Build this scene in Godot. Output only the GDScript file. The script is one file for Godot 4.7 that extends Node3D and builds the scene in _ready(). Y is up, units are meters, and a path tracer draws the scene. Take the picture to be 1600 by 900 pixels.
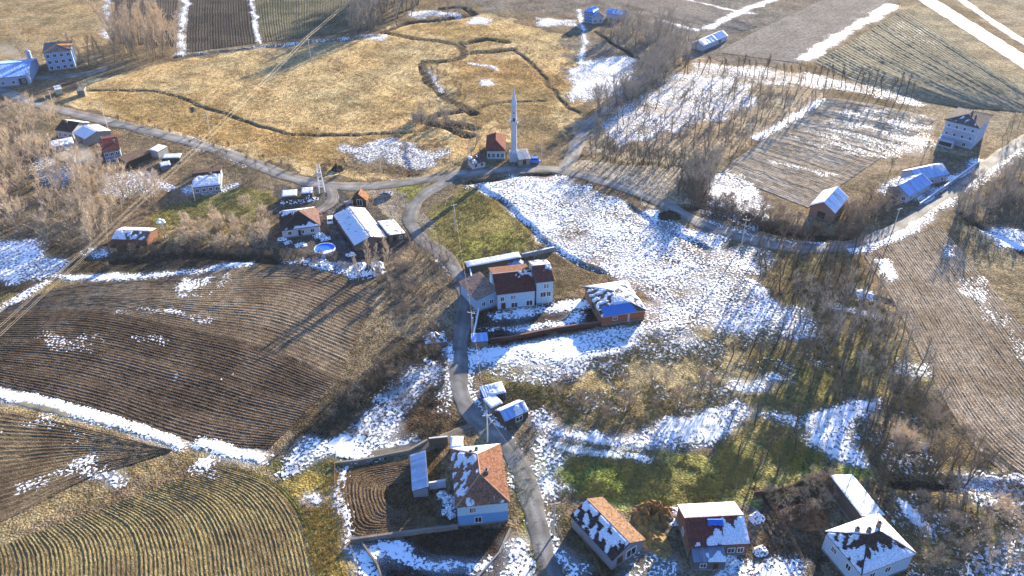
extends Node3D
# A winter village on a plain, seen from 120 m up. Places are read from a survey grid of the
# aerial photograph (plan) and kept in metres; x to the right, -z away, y up.

const EYE := 120.0
const FOCAL := 1240.0
const TILT := 34.3

var used := {}
var rng := RandomNumberGenerator.new()
var n_big := FastNoiseLite.new()
var n_mid := FastNoiseLite.new()
var n_fine := FastNoiseLite.new()
var M := {}

# ---------------------------------------------------------------- helpers: places

func plan(px: float, py: float, h := 0.0) -> Vector3:
	var c := cos(deg_to_rad(TILT))
	var s := sin(deg_to_rad(TILT))
	var u := px - 800.0
	var v := py - 450.0
	var t := (EYE - h) / (v * c + FOCAL * s)
	return Vector3(u * t, h, -(FOCAL * c - v * s) * t)

func flat(p: Vector3) -> Vector2:
	return Vector2(p.x, p.z)

func poly_of(px: Array) -> PackedVector2Array:   # [x, y, x, y, ...] on the survey grid
	var out := PackedVector2Array()
	for i in range(0, px.size(), 2):
		out.append(flat(plan(px[i], px[i + 1])))
	return out

func smooth_line(pts: PackedVector2Array, step: float) -> PackedVector2Array:
	var c := Curve2D.new()
	c.bake_interval = step
	for i in pts.size():
		var a := pts[maxi(i - 1, 0)]
		var b := pts[mini(i + 1, pts.size() - 1)]
		var t := (b - a) / 6.0
		c.add_point(pts[i], -t, t)
	return c.get_baked_points()

func resample(pts: PackedVector2Array, n: int) -> PackedVector2Array:
	var line := smooth_line(pts, 0.5)
	var total := 0.0
	for i in line.size() - 1:
		total += line[i].distance_to(line[i + 1])
	var out := PackedVector2Array()
	var at := 0
	var gone := 0.0
	for k in n:
		var want := total * k / float(n - 1)
		while at < line.size() - 2 and gone + line[at].distance_to(line[at + 1]) < want:
			gone += line[at].distance_to(line[at + 1])
			at += 1
		var seg := maxf(line[at].distance_to(line[at + 1]), 1e-5)
		out.append(line[at].lerp(line[at + 1], clampf((want - gone) / seg, 0.0, 1.0)))
	return out

func length_of(pts: PackedVector2Array) -> float:
	var total := 0.0
	for i in pts.size() - 1:
		total += pts[i].distance_to(pts[i + 1])
	return total

# ---------------------------------------------------------------- helpers: naming

func numbered(called: String) -> String:
	var n: int = used.get(called, 0)
	used[called] = n + 1
	return called if n == 0 else "%s_%03d" % [called, n]

func tag(o: Node3D, label: String, category: String, group := "") -> Node3D:
	o.set_meta("label", label)
	o.set_meta("category", category)
	if group != "":
		o.set_meta("group", group)
	return o

func thing(called: String, label: String, category: String, at := Vector3.ZERO, turn := 0.0, group := "") -> Node3D:
	var o := Node3D.new()
	o.name = numbered(called)
	o.position = at
	o.rotation.y = turn
	add_child(o)
	return tag(o, label, category, group)

func obj(called: String, mesh: Mesh, m: Material, parent: Node3D) -> MeshInstance3D:
	var o := MeshInstance3D.new()
	o.name = called if parent != self else numbered(called)
	o.mesh = mesh
	o.material_override = m
	parent.add_child(o, true)
	return o

func struct(called: String, mesh: Mesh, m: Material) -> MeshInstance3D:
	var o := obj(called, mesh, m, self)
	o.set_meta("kind", "structure")
	return o

# ---------------------------------------------------------------- helpers: shapes

class Shape:
	var v := PackedVector3Array()
	var c := PackedColorArray()
	var i := PackedInt32Array()
	var tint := Color(1, 1, 1)
	func pt(p: Vector3) -> int:
		v.append(p)
		c.append(tint)
		return v.size() - 1
	func tri(a: Vector3, b: Vector3, d: Vector3) -> void:
		var n := v.size()
		v.append(a); v.append(b); v.append(d)
		c.append(tint); c.append(tint); c.append(tint)
		i.append(n); i.append(n + 1); i.append(n + 2)
	func quad(a: Vector3, b: Vector3, d: Vector3, e: Vector3) -> void:
		var n := v.size()
		v.append(a); v.append(b); v.append(d); v.append(e)
		for k in 4: c.append(tint)
		i.append_array([n, n + 1, n + 2, n, n + 2, n + 3])
	func hexa(p: Array) -> void:   # 0-3 below, 4-7 above, both counter-clockwise from above
		quad(p[4], p[5], p[6], p[7])
		quad(p[3], p[2], p[1], p[0])
		for k in 4:
			var l := (k + 1) % 4
			quad(p[k], p[l], p[l + 4], p[k + 4])
	func box(at: Vector3, size: Vector3, turn := 0.0) -> void:   # at = middle of the base
		var h := size * 0.5
		var p := []
		for y in [0.0, size.y]:
			for q in [Vector2(-1, 1), Vector2(1, 1), Vector2(1, -1), Vector2(-1, -1)]:
				p.append(at + Vector3(q.x * h.x, y, q.y * h.z).rotated(Vector3.UP, turn))
		hexa(p)
	func tube(a: Vector3, b: Vector3, ra: float, rb: float, sides: int) -> void:
		var d := (b - a).normalized()
		var x := d.cross(Vector3.RIGHT if absf(d.x) < 0.8 else Vector3.UP).normalized()
		var y := d.cross(x)
		var n := v.size()
		for k in sides:
			var w := TAU * k / sides
			var o := x * cos(w) + y * sin(w)
			v.append(a + o * ra); v.append(b + o * rb)
			c.append(tint); c.append(tint)
		for k in sides:
			var l := (k + 1) % sides
			i.append_array([n + 2 * k, n + 2 * l, n + 2 * l + 1, n + 2 * k, n + 2 * l + 1, n + 2 * k + 1])
	func lathe(at: Vector3, profile: Array, sides: int) -> void:   # [radius, height, ...]
		for k in range(0, profile.size() - 2, 2):
			for s in sides:
				var w0 := TAU * s / sides
				var w1 := TAU * (s + 1) / sides
				var a := Vector3(cos(w0), 0, sin(w0))
				var b := Vector3(cos(w1), 0, sin(w1))
				quad(at + a * profile[k] + Vector3.UP * profile[k + 1], at + b * profile[k] + Vector3.UP * profile[k + 1],
					at + b * profile[k + 2] + Vector3.UP * profile[k + 3], at + a * profile[k + 2] + Vector3.UP * profile[k + 3])
	func mesh() -> ArrayMesh:
		var arrays := []
		arrays.resize(Mesh.ARRAY_MAX)
		arrays[Mesh.ARRAY_VERTEX] = v
		arrays[Mesh.ARRAY_COLOR] = c
		arrays[Mesh.ARRAY_INDEX] = i
		var m := ArrayMesh.new()
		if v.size():
			m.add_surface_from_arrays(Mesh.PRIMITIVE_TRIANGLES, arrays)
		return m

func grid_mesh(v: PackedVector3Array, c: PackedColorArray, idx: PackedInt32Array, smooth := true) -> ArrayMesh:
	var arrays := []
	arrays.resize(Mesh.ARRAY_MAX)
	arrays[Mesh.ARRAY_VERTEX] = v
	arrays[Mesh.ARRAY_COLOR] = c
	arrays[Mesh.ARRAY_INDEX] = idx
	if smooth:
		var n := PackedVector3Array()
		n.resize(v.size())
		for k in range(0, idx.size(), 3):
			var a := v[idx[k]]
			var f := (v[idx[k + 2]] - a).cross(v[idx[k + 1]] - a)
			if f.y < 0.0: f = -f
			n[idx[k]] += f; n[idx[k + 1]] += f; n[idx[k + 2]] += f
		for k in n.size():
			n[k] = n[k].normalized() if n[k].length_squared() > 1e-12 else Vector3.UP
		arrays[Mesh.ARRAY_NORMAL] = n
	var m := ArrayMesh.new()
	m.add_surface_from_arrays(Mesh.PRIMITIVE_TRIANGLES, arrays)
	return m

func col(r: float, g: float, b: float) -> Color:   # linear base colour
	return Color(r, g, b)

func vary(c: Color, by: float) -> Color:
	var k := 1.0 + rng.randf_range(-by, by)
	return Color(c.r * k, c.g * k, c.b * k)

# ---------------------------------------------------------------- materials

func noise_tex(kind: int, freq: float, octaves: int, seed_: int, lo: Color, hi: Color, a := 0.25, b := 0.75, size := 1024, gain := 0.55) -> NoiseTexture2D:
	var n := FastNoiseLite.new()
	n.noise_type = kind
	n.frequency = freq
	n.seed = seed_
	n.fractal_octaves = octaves
	n.fractal_gain = gain
	var t := NoiseTexture2D.new()
	t.width = size
	t.height = size
	t.seamless = true
	t.noise = n
	var ramp := Gradient.new()
	ramp.offsets = PackedFloat32Array([a, b])
	ramp.colors = PackedColorArray([lo, hi])
	t.color_ramp = ramp
	return t

func tinted(rough := 0.95) -> StandardMaterial3D:   # colour from the vertices
	var m := StandardMaterial3D.new()
	m.vertex_color_use_as_albedo = true
	m.roughness = rough
	m.metallic_specular = 0.3
	return m

func plain(c: Color, rough := 0.9, metal := 0.0) -> StandardMaterial3D:
	var m := StandardMaterial3D.new()
	m.albedo_color = c.linear_to_srgb()
	m.roughness = rough
	m.metallic = metal
	m.metallic_specular = 0.35
	return m

func make_materials() -> void:
	var grain := noise_tex(FastNoiseLite.TYPE_SIMPLEX, 0.024, 5, 3, Color(0.66, 0.66, 0.66), Color(1, 1, 1), 0.22, 0.72)
	var tuft := noise_tex(FastNoiseLite.TYPE_SIMPLEX, 0.03, 4, 9, Color(0, 0, 0), Color(1, 1, 1), 0.2, 0.8)
	var blotch := noise_tex(FastNoiseLite.TYPE_SIMPLEX, 0.02, 5, 21, Color(0.82, 0.80, 0.78), Color(1, 1, 1), 0.25, 0.7)
	var g := tinted(1.0)
	g.albedo_texture = grain
	g.uv1_triplanar = true
	g.uv1_world_triplanar = true
	g.uv1_scale = Vector3.ONE / 21.0
	g.heightmap_enabled = true
	g.heightmap_texture = tuft
	g.heightmap_scale = 16.0
	g.detail_enabled = true
	g.detail_albedo = blotch
	g.detail_blend_mode = BaseMaterial3D.BLEND_MODE_MUL
	g.detail_uv_layer = BaseMaterial3D.DETAIL_UV_2
	g.uv2_triplanar = true
	g.uv2_world_triplanar = true
	g.uv2_scale = Vector3.ONE / 57.0
	g.metallic_specular = 0.1
	M.ground = g
	var soil: StandardMaterial3D = g.duplicate()
	soil.heightmap_scale = 9.0
	soil.uv1_scale = Vector3.ONE / 13.0
	M.soil = soil
	var road := tinted(0.85)
	road.albedo_texture = blotch
	road.uv1_triplanar = true
	road.uv1_world_triplanar = true
	road.uv1_scale = Vector3.ONE / 9.0
	M.road = road
	# snow: the texture's alpha is the order in which places lie bare, the vertices' alpha how much lies
	var thaw := noise_tex(FastNoiseLite.TYPE_SIMPLEX, 0.022, 5, 5, Color(1, 1, 1, 0.5), Color(1, 1, 1, 1), 0.30, 0.70, 1024, 0.68)
	var sn := tinted(0.7)
	sn.albedo_texture = thaw
	sn.transparency = BaseMaterial3D.TRANSPARENCY_ALPHA_SCISSOR
	sn.alpha_scissor_threshold = 0.5
	sn.uv1_triplanar = true
	sn.uv1_world_triplanar = true
	sn.uv1_scale = Vector3.ONE / 26.0
	M.snow_cover = sn
	var dust := tinted(0.8)
	dust.albedo_texture = noise_tex(FastNoiseLite.TYPE_SIMPLEX, 0.055, 4, 45, Color(1, 1, 1, 0.0), Color(1, 1, 1, 1), 0.36, 0.62)
	dust.transparency = BaseMaterial3D.TRANSPARENCY_ALPHA
	dust.uv1_triplanar = true
	dust.uv1_world_triplanar = true
	dust.uv1_scale = Vector3.ONE / 19.0
	M.snow_dust = dust
	M.snow = tinted(0.7)
	M.snow.albedo_texture = noise_tex(FastNoiseLite.TYPE_SIMPLEX, 0.03, 4, 61, Color(0.80, 0.79, 0.78), Color(1, 1, 1), 0.3, 0.7, 512)
	M.snow.uv1_triplanar = true
	M.snow.uv1_scale = Vector3.ONE / 6.0
	var brick := tinted(0.95)
	brick.albedo_texture = noise_tex(FastNoiseLite.TYPE_SIMPLEX, 0.05, 3, 33, Color(0.6, 0.6, 0.6), Color(1, 1, 1), 0.2, 0.8, 512)
	brick.uv1_triplanar = true
	brick.uv1_scale = Vector3.ONE / 5.0
	M.mottled = brick
	M.tint = tinted(0.9)
	M.sheet = tinted(0.45)
	M.sheet.metallic = 0.15
	var glass := plain(col(0.02, 0.025, 0.03), 0.12)
	glass.metallic_specular = 0.6
	M.glass = glass
	M.frame = plain(col(0.78, 0.78, 0.76), 0.6)
	M.wood = plain(col(0.16, 0.10, 0.06), 0.9)
	M.dark = plain(col(0.04, 0.035, 0.03), 0.9)
	M.concrete = plain(col(0.42, 0.41, 0.39), 0.9)
	M.steel = plain(col(0.45, 0.46, 0.48), 0.5, 0.6)
	M.wire = plain(col(0.50, 0.42, 0.32), 0.6)
	M.pole = plain(col(0.52, 0.46, 0.38), 0.9)
	for k in ["pale", "brown", "grey", "dark"]:
		var c: Color = {"pale": col(0.58, 0.47, 0.335), "brown": col(0.36, 0.29, 0.205), "grey": col(0.38, 0.335, 0.27), "dark": col(0.19, 0.155, 0.115)}[k]
		M["bark_" + k] = plain(c * (0.62 if k == "pale" else 0.42), 0.95)
		M["twig_" + k] = plain(c, 0.95)
		(M["twig_" + k] as StandardMaterial3D).metallic_specular = 0.1
	for k in M:
		M[k].cull_mode = BaseMaterial3D.CULL_DISABLED

# ---------------------------------------------------------------- the ground

var gx := PackedFloat32Array()
var gz := PackedFloat32Array()
var gh := PackedFloat32Array()
var gc := PackedColorArray()
var gs := PackedFloat32Array()
var wx := PackedFloat32Array()
var wz := PackedFloat32Array()

func axis(parts: Array) -> PackedFloat32Array:   # [start, end, step, end, step, ...]
	var out := PackedFloat32Array()
	var at: float = parts[0]
	for k in range(1, parts.size(), 2):
		while at < parts[k] - 1e-4:
			out.append(at)
			at += parts[k + 1]
		at = parts[k]
	out.append(at)
	return out

func span(a: PackedFloat32Array, lo: float, hi: float) -> Vector2i:
	return Vector2i(a.bsearch(lo), mini(a.bsearch(hi), a.size() - 1))

func start_ground(base: Color) -> void:
	gx = axis([-4000.0, -1000.0, 500.0, -420.0, 60.0, -300.0, 8.0, -150.0, 1.15, 150.0, 0.72, 300.0, 1.15, 420.0, 8.0, 1000.0, 60.0, 4000.0, 500.0])
	gz = axis([-6000.0, -2000.0, 500.0, -700.0, 80.0, -490.0, 8.0, -330.0, 1.1, -200.0, 0.85, -78.0, 0.62, 0.0, 8.0, 600.0, 60.0])
	var n := gx.size() * gz.size()
	gh.resize(n); gc.resize(n); gs.resize(n); wx.resize(n); wz.resize(n)
	gc.fill(base)
	var k := 0
	for z in gz:
		for x in gx:
			wx[k] = n_mid.get_noise_2d(x, z)
			wz[k] = n_mid.get_noise_2d(x + 500.0, z - 300.0)
			gh[k] = n_fine.get_noise_2d(x * 0.5, z * 0.5) * 0.10
			k += 1

func paint(px: Array, c: Color, warp := 2.0, share := 1.0, blot := 0.0, snow := -1.0) -> void:
	paint_poly(poly_of(px), c, warp, share, blot, snow)

func paint_poly(poly: PackedVector2Array, c: Color, warp := 2.0, share := 1.0, blot := 0.0, snow := -1.0) -> void:
	var lo := poly[0]
	var hi := poly[0]
	for p in poly:
		lo = lo.min(p)
		hi = hi.max(p)
	var sx := span(gx, lo.x - warp, hi.x + warp)
	var sz := span(gz, lo.y - warp, hi.y + warp)
	var w := gx.size()
	for j in range(sz.x, sz.y + 1):
		for i in range(sx.x, sx.y + 1):
			var k := j * w + i
			if Geometry2D.is_point_in_polygon(Vector2(gx[i] + wx[k] * warp * 1.6, gz[j] + wz[k] * warp * 1.6), poly):
				if snow >= 0.0:
					gs[k] = snow
				else:
					var s := share
					if blot > 0.0:
						s *= clampf(0.5 + n_mid.get_noise_2d(gx[i] * 2.0 + 90.0, gz[j] * 2.0) * 2.2 / blot, 0.0, 1.0)
					gc[k] = gc[k].lerp(c, s)

func strip_poly(pts: PackedVector2Array, w0: float, w1 := -1.0) -> PackedVector2Array:
	if w1 < 0.0: w1 = w0
	var line := smooth_line(pts, 2.0)
	var a := PackedVector2Array()
	var b := PackedVector2Array()
	for i in line.size():
		var d := (line[mini(i + 1, line.size() - 1)] - line[maxi(i - 1, 0)]).normalized()
		var w := lerpf(w0, w1, i / maxf(1.0, line.size() - 1.0)) * 0.5
		a.append(line[i] + d.orthogonal() * w)
		b.append(line[i] - d.orthogonal() * w)
	b.reverse()
	a.append_array(b)
	return a

func snow_line(px: Array, width: float, d := 1.0, warp := 1.0) -> void:
	paint_poly(strip_poly(poly_of(px), width), Color.WHITE, warp, 1.0, 0.0, d)

func paint_line(px: Array, width: float, c: Color, warp := 1.0, share := 1.0) -> void:
	paint_poly(strip_poly(poly_of(px), width), c, warp, share)

func carve(px: Array, half: float, depth: float, c: Color, share := 0.9) -> void:   # a ditch; depth < 0 raises a bank
	var line := smooth_line(poly_of(px), 2.0)
	var w := gx.size()
	for q in line.size() - 1:
		var a := line[q]
		var b := line[q + 1]
		var sx := span(gx, minf(a.x, b.x) - half, maxf(a.x, b.x) + half)
		var sz := span(gz, minf(a.y, b.y) - half, maxf(a.y, b.y) + half)
		for j in range(sz.x, sz.y + 1):
			for i in range(sx.x, sx.y + 1):
				var k := j * w + i
				var p := Vector2(gx[i] + wx[k] * 1.2, gz[j] + wz[k] * 1.2)
				var d := p.distance_to(Geometry2D.get_closest_point_to_segment(p, a, b)) / half
				if d < 1.0:
					var f := 1.0 - d * d
					if depth > 0.0: gh[k] = minf(gh[k], -depth * f)
					else: gh[k] = maxf(gh[k], -depth * f)
					gc[k] = gc[k].lerp(c, share * clampf(f * 1.6, 0.0, 1.0) * 0.5)

func level(poly: PackedVector2Array, h: float) -> void:
	var lo := poly[0]
	var hi := poly[0]
	for p in poly:
		lo = lo.min(p)
		hi = hi.max(p)
	var sx := span(gx, lo.x, hi.x)
	var sz := span(gz, lo.y, hi.y)
	for j in range(sz.x, sz.y + 1):
		for i in range(sx.x, sx.y + 1):
			if Geometry2D.is_point_in_polygon(Vector2(gx[i], gz[j]), poly):
				gh[j * gx.size() + i] = h

func finish_ground() -> void:
	var w := gx.size()
	var v := PackedVector3Array()
	v.resize(gh.size())
	var k := 0
	for z in gz:
		for x in gx:
			v[k] = Vector3(x, gh[k], z)
			var s := 1.0 + 0.34 * n_mid.get_noise_2d(x * 1.2, z * 1.2) + 0.30 * n_fine.get_noise_2d(x, z) + 0.20 * n_big.get_noise_2d(x * 5.0, z * 5.0)
			var t := 0.10 * n_big.get_noise_2d(x * 3.0, z * 3.0)
			var c := gc[k]
			gc[k] = Color(c.r * s * (1.0 + t), c.g * s, c.b * s * (1.0 - t), 1)
			k += 1
	var idx := PackedInt32Array()
	idx.resize((w - 1) * (gz.size() - 1) * 6)
	var at := 0
	for j in gz.size() - 1:
		for i in w - 1:
			var a := j * w + i
			idx[at] = a; idx[at + 1] = a + 1; idx[at + 2] = a + w + 1
			idx[at + 3] = a; idx[at + 4] = a + w + 1; idx[at + 5] = a + w
			at += 6
	struct("ground", grid_mesh(v, gc, idx), M.ground)
	# the snow that lies on it
	var soft := gs.duplicate()
	for turn in 1:
		var from := soft.duplicate()
		for j in range(1, gz.size() - 1):
			for i in range(1, w - 1):
				var q := j * w + i
				soft[q] = (from[q] * 2.0 + from[q - 1] + from[q + 1] + from[q - w] + from[q + w]) / 6.0
	var sv := PackedVector3Array()
	var sc := PackedColorArray()
	var si := PackedInt32Array()
	var map := {}
	for j in gz.size() - 1:
		for i in w - 1:
			var a := j * w + i
			if maxf(maxf(soft[a], soft[a + 1]), maxf(soft[a + w], soft[a + w + 1])) < 0.05:
				continue
			for q in [a, a + 1, a + w + 1, a, a + w + 1, a + w]:
				if not map.has(q):
					map[q] = sv.size()
					var p := v[q]
					var d := soft[q] + (0.50 * n_mid.get_noise_2d(p.x * 1.3, p.z * 1.3) + 0.2 * n_fine.get_noise_2d(p.x * 0.8, p.z * 0.8) - 0.06) * (1.0 if soft[q] < 0.97 else 0.25)
					sv.append(p + Vector3.UP * (0.08 + 0.14 * soft[q] + (0.12 if absf(p.y + 0.12) < 0.001 else 0.0)))
					sc.append(Color(0.74, 0.755, 0.78, 1.0 if d > 0.93 else 0.5 / (1.0 - 0.46 * clampf(d, 0.0, 1.0))))
				si.append(map[q])
	struct("snow", grid_mesh(sv, sc, si), M.snow_cover)
	# and the thin dusting between and round the patches
	for turn in 2:
		var from := soft.duplicate()
		for j in range(2, gz.size() - 2):
			for i in range(2, w - 2):
				var q := j * w + i
				soft[q] = (from[q] + from[q - 2] + from[q + 2] + from[q - 2 * w] + from[q + 2 * w]) / 5.0
	sv = PackedVector3Array()
	sc = PackedColorArray()
	si = PackedInt32Array()
	map = {}
	for j in gz.size() - 1:
		for i in w - 1:
			var a := j * w + i
			if maxf(maxf(soft[a], soft[a + 1]), maxf(soft[a + w], soft[a + w + 1])) < 0.06:
				continue
			for q in [a, a + 1, a + w + 1, a, a + w + 1, a + w]:
				if not map.has(q):
					map[q] = sv.size()
					var p := v[q]
					var d := soft[q] * (0.85 + 0.9 * n_mid.get_noise_2d(p.x * 1.1 + 40.0, p.z * 1.1)) - 0.04
					sv.append(p + Vector3.UP * (0.06 + (0.10 if absf(p.y + 0.12) < 0.001 else 0.0)))
					sc.append(Color(0.70, 0.70, 0.71, clampf(d * 1.25, 0.0, 0.8)))
				si.append(map[q])
	struct("snow_dusting", grid_mesh(sv, sc, si), M.snow_dust)

# ---------------------------------------------------------------- fields and roads

func field(called: String, a_px: Array, b_px: Array, spacing: float, amp: float, c1: Color, c2: Color, along := 1.1, base := 0.05) -> void:
	var a := poly_of(a_px)
	var b := poly_of(b_px)
	var m := int(maxf(length_of(a), length_of(b)) / along) + 2
	a = resample(a, m)
	b = resample(b, m)
	var mean := 0.0
	for k in m: mean += a[k].distance_to(b[k]) / m
	var rows := maxi(2, int(mean / spacing))
	var profile := [0.0, 0.55, 1.0, 0.45]
	var v := PackedVector3Array()
	var c := PackedColorArray()
	var idx := PackedInt32Array()
	var lines := rows * 4 + 1
	var shift := 0.0
	var deep := 1.0
	for r in lines:
		var rowtint := rng.randf_range(0.85, 1.15) if r % 4 == 0 else 1.0
		if r % 4 == 0:
			shift = rng.randf_range(-0.35, 0.35)
			deep = rng.randf_range(0.65, 1.2) * (0.6 if (r / 4) % 13 < 2 else 1.0)
		for k in m:
			var s := clampf((r + shift + 0.6 * n_mid.get_noise_2d(k * along * 0.8 + r * 0.13, r * 0.4)) / (lines - 1), 0.0, 1.0)
			var p := a[k].lerp(b[k], s)
			var h: float = profile[r % 4]
			var nz := n_fine.get_noise_2d(p.x * 1.4, p.y * 1.4)
			var patch := n_mid.get_noise_2d(p.x, p.y)
			h = base + amp * deep * h * (1.0 + 0.35 * n_fine.get_noise_2d(p.x * 0.5, p.y * 0.5) + 0.25 * nz + rng.randf_range(-0.15, 0.15))
			v.append(Vector3(p.x + rng.randf_range(-0.1, 0.1), h, p.y + rng.randf_range(-0.1, 0.1)))
			var q := c1.lerp(c2, clampf(0.5 + patch * 1.3 + n_big.get_noise_2d(p.x * 3.0, p.y * 3.0) * 0.9 + nz * 0.4, 0.0, 1.0))
			c.append(vary(q, 0.15) * rowtint)
	for r in lines - 1:
		for k in m - 1:
			var o := r * m + k
			idx.append_array([o, o + 1, o + m + 1, o, o + m + 1, o + m])
	var out := PackedVector2Array(a)
	var back := PackedVector2Array(b)
	back.reverse()
	out.append_array(back)
	level(out, -0.12)
	struct(called, grid_mesh(v, c, idx, false), M.soil)

func road(called: String, px: Array, width: float, c: Color, edge: Color, y := 0.07) -> void:
	var pts := poly_of(px)
	level(strip_poly(pts, width + 2.4), -0.06)
	var line := smooth_line(pts, 2.0)
	var v := PackedVector3Array()
	var cc := PackedColorArray()
	var idx := PackedInt32Array()
	var across := [-1.0, -0.8, -0.45, 0.0, 0.45, 0.8, 1.0]
	for i in line.size():
		var d := (line[mini(i + 1, line.size() - 1)] - line[maxi(i - 1, 0)]).normalized().orthogonal()
		var e := n_mid.get_noise_2d(line[i].x * 1.3, line[i].y * 1.3) * 0.7
		for s in across:
			var p: Vector2 = line[i] + d * s * (width * 0.5 + e * absf(s))
			v.append(Vector3(p.x, y + 0.05 * (1.0 - s * s) - (0.09 if absf(s) == 1.0 else 0.0), p.y))
			var k := absf(s)
			var q := c.lerp(edge, 1.0 if k == 1.0 else (0.45 if k > 0.7 else 0.0))
			var wear := 1.0 + 0.55 * n_mid.get_noise_2d(p.x * 2.0 + 70.0, p.y * 2.0) + 0.25 * n_fine.get_noise_2d(p.x * 0.7, p.y * 0.7)
			cc.append(vary(q, 0.08) * (0.70 if k == 0.45 else 1.0) * clampf(wear, 0.55, 1.4))
	var m := across.size()
	for i in line.size() - 1:
		for k in m - 1:
			var o := i * m + k
			idx.append_array([o, o + 1, o + m + 1, o, o + m + 1, o + m])
	struct(called, grid_mesh(v, cc, idx), M.road)

# ---------------------------------------------------------------- buildings

func rise(kind: String, w: float, d: float, e: float, r: float, x: float, z: float) -> float:   # height of the roof over a point
	match kind:
		"gable_x": return lerpf(r, e, absf(z) / (d * 0.5))
		"gable_z": return lerpf(r, e, absf(x) / (w * 0.5))
		"hip":
			var half := minf(w, d) * 0.5
			return e + (r - e) * minf(1.0, minf(w * 0.5 - absf(x), d * 0.5 - absf(z)) / half)
		"shed": return lerpf(r, e, z / d + 0.5)
		"shed_right": return lerpf(r, e, x / w + 0.5)
		"shed_left": return lerpf(r, e, 0.5 - x / w)
		"shed_back": return lerpf(r, e, 0.5 - z / d)
	return lerpf(r, e, z / d + 0.5)

func slopes(kind: String, w: float, d: float, e: float, r: float) -> Dictionary:   # each: bottom left, bottom right, top right, top left
	var x := w * 0.5
	var z := d * 0.5
	var fl := Vector3(-x, e, z)
	var fr := Vector3(x, e, z)
	var br := Vector3(x, e, -z)
	var bl := Vector3(-x, e, -z)
	match kind:
		"gable_x":
			var a := Vector3(-x, r, 0)
			var b := Vector3(x, r, 0)
			return {"front": [fl, fr, b, a], "back": [br, bl, a, b]}
		"gable_z":
			var a := Vector3(0, r, z)
			var b := Vector3(0, r, -z)
			return {"right": [fr, br, b, a], "left": [bl, fl, a, b]}
		"hip":
			if w > d:
				var a := Vector3(-x + z, r, 0)
				var b := Vector3(x - z, r, 0)
				return {"front": [fl, fr, b, a], "back": [br, bl, a, b], "left": [bl, fl, a, a], "right": [fr, br, b, b]}
			var p := Vector3(0, r, z - x)
			var q := Vector3(0, r, x - z)
			return {"front": [fl, fr, p, p], "back": [br, bl, q, q], "left": [bl, fl, p, q], "right": [fr, br, q, p]}
		"shed_right":
			return {"right": [fr, br, Vector3(-x, r, -z), Vector3(-x, r, z)]}
		"shed_left":
			return {"left": [bl, fl, Vector3(x, r, z), Vector3(x, r, -z)]}
		"shed_back":
			return {"back": [br, bl, Vector3(-x, r, z), Vector3(x, r, z)]}
	return {"front": [fl, fr, Vector3(x, r, -z), Vector3(-x, r, -z)]}

func on_slope(q: Array, u: float, v: float) -> Vector3:
	return (q[0] as Vector3).lerp(q[3], v).lerp((q[1] as Vector3).lerp(q[2], v), u)

func slope_normal(q: Array) -> Vector3:
	var n: Vector3 = (q[1] - q[0]).cross(q[3] - q[0]).normalized()
	return n if n.y > 0.0 else -n

func lay_tiles(s: Shape, q: Array, c: Color, size := 0.36) -> void:
	var n := slope_normal(q)
	var rows := maxi(3, int((q[0] as Vector3).distance_to(q[3]) / size))
	for r in rows:
		var v0 := r / float(rows)
		var v1 := (r + 1) / float(rows)
		var long := on_slope(q, 0, v0).distance_to(on_slope(q, 1, v0))
		var cols := maxi(1, int(long / size))
		var rowlift := rng.randf_range(0.0, 0.02)
		for k in cols:
			var u0 := k / float(cols)
			var u1 := (k + 1) / float(cols)
			var lift := 0.075 + rowlift + rng.randf_range(-0.015, 0.025)
			s.tint = vary(c, 0.30)
			if rng.randf() < 0.12: s.tint = s.tint.lerp(Color(0.10, 0.07, 0.05), 0.5)
			var a := on_slope(q, u0, v0) + n * lift
			var b := on_slope(q, u1, v0) + n * lift
			var m := on_slope(q, (u0 + u1) * 0.5, v0) + n * (lift + 0.035)
			var t := on_slope(q, (u0 + u1) * 0.5, v1) + n * 0.05
			s.quad(a, m, t, on_slope(q, u0, v1) + n * 0.02)
			s.quad(m, b, on_slope(q, u1, v1) + n * 0.02, t)
			s.quad(on_slope(q, u0, v0), on_slope(q, u1, v0), b, a)

func lay_sheet(s: Shape, q: Array, c: Color, gap := 0.55) -> void:
	var n := slope_normal(q)
	var long: float = (q[0] as Vector3).distance_to(q[1])
	var cols := maxi(2, int(long / gap))
	for k in cols:
		var u0 := k / float(cols)
		var u1 := (k + 1) / float(cols)
		var sheet := vary(c, 0.16)
		for part in 3:
			s.tint = vary(sheet, 0.10)
			if rng.randf() < 0.10: s.tint = s.tint.lerp(Color(0.30, 0.24, 0.19), 0.45)
			var v0 := part / 3.0
			var v1 := (part + 1) / 3.0
			var up := 0.03 + 0.012 * (2 - part)
			s.quad(on_slope(q, u0, v0) + n * up, on_slope(q, u1, v0) + n * up, on_slope(q, u1, v1) + n * (up - 0.008), on_slope(q, u0, v1) + n * (up - 0.008))
		var w := 0.06 / maxf(long, 0.1)
		if k > 0:
			s.quad(on_slope(q, u0 - w, 0) + n * 0.04, on_slope(q, u0, 0) + n * 0.11, on_slope(q, u0, 1) + n * 0.09, on_slope(q, u0 - w, 1) + n * 0.02)
			s.quad(on_slope(q, u0, 0) + n * 0.11, on_slope(q, u0 + w, 0) + n * 0.04, on_slope(q, u0 + w, 1) + n * 0.02, on_slope(q, u0, 1) + n * 0.09)

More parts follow.
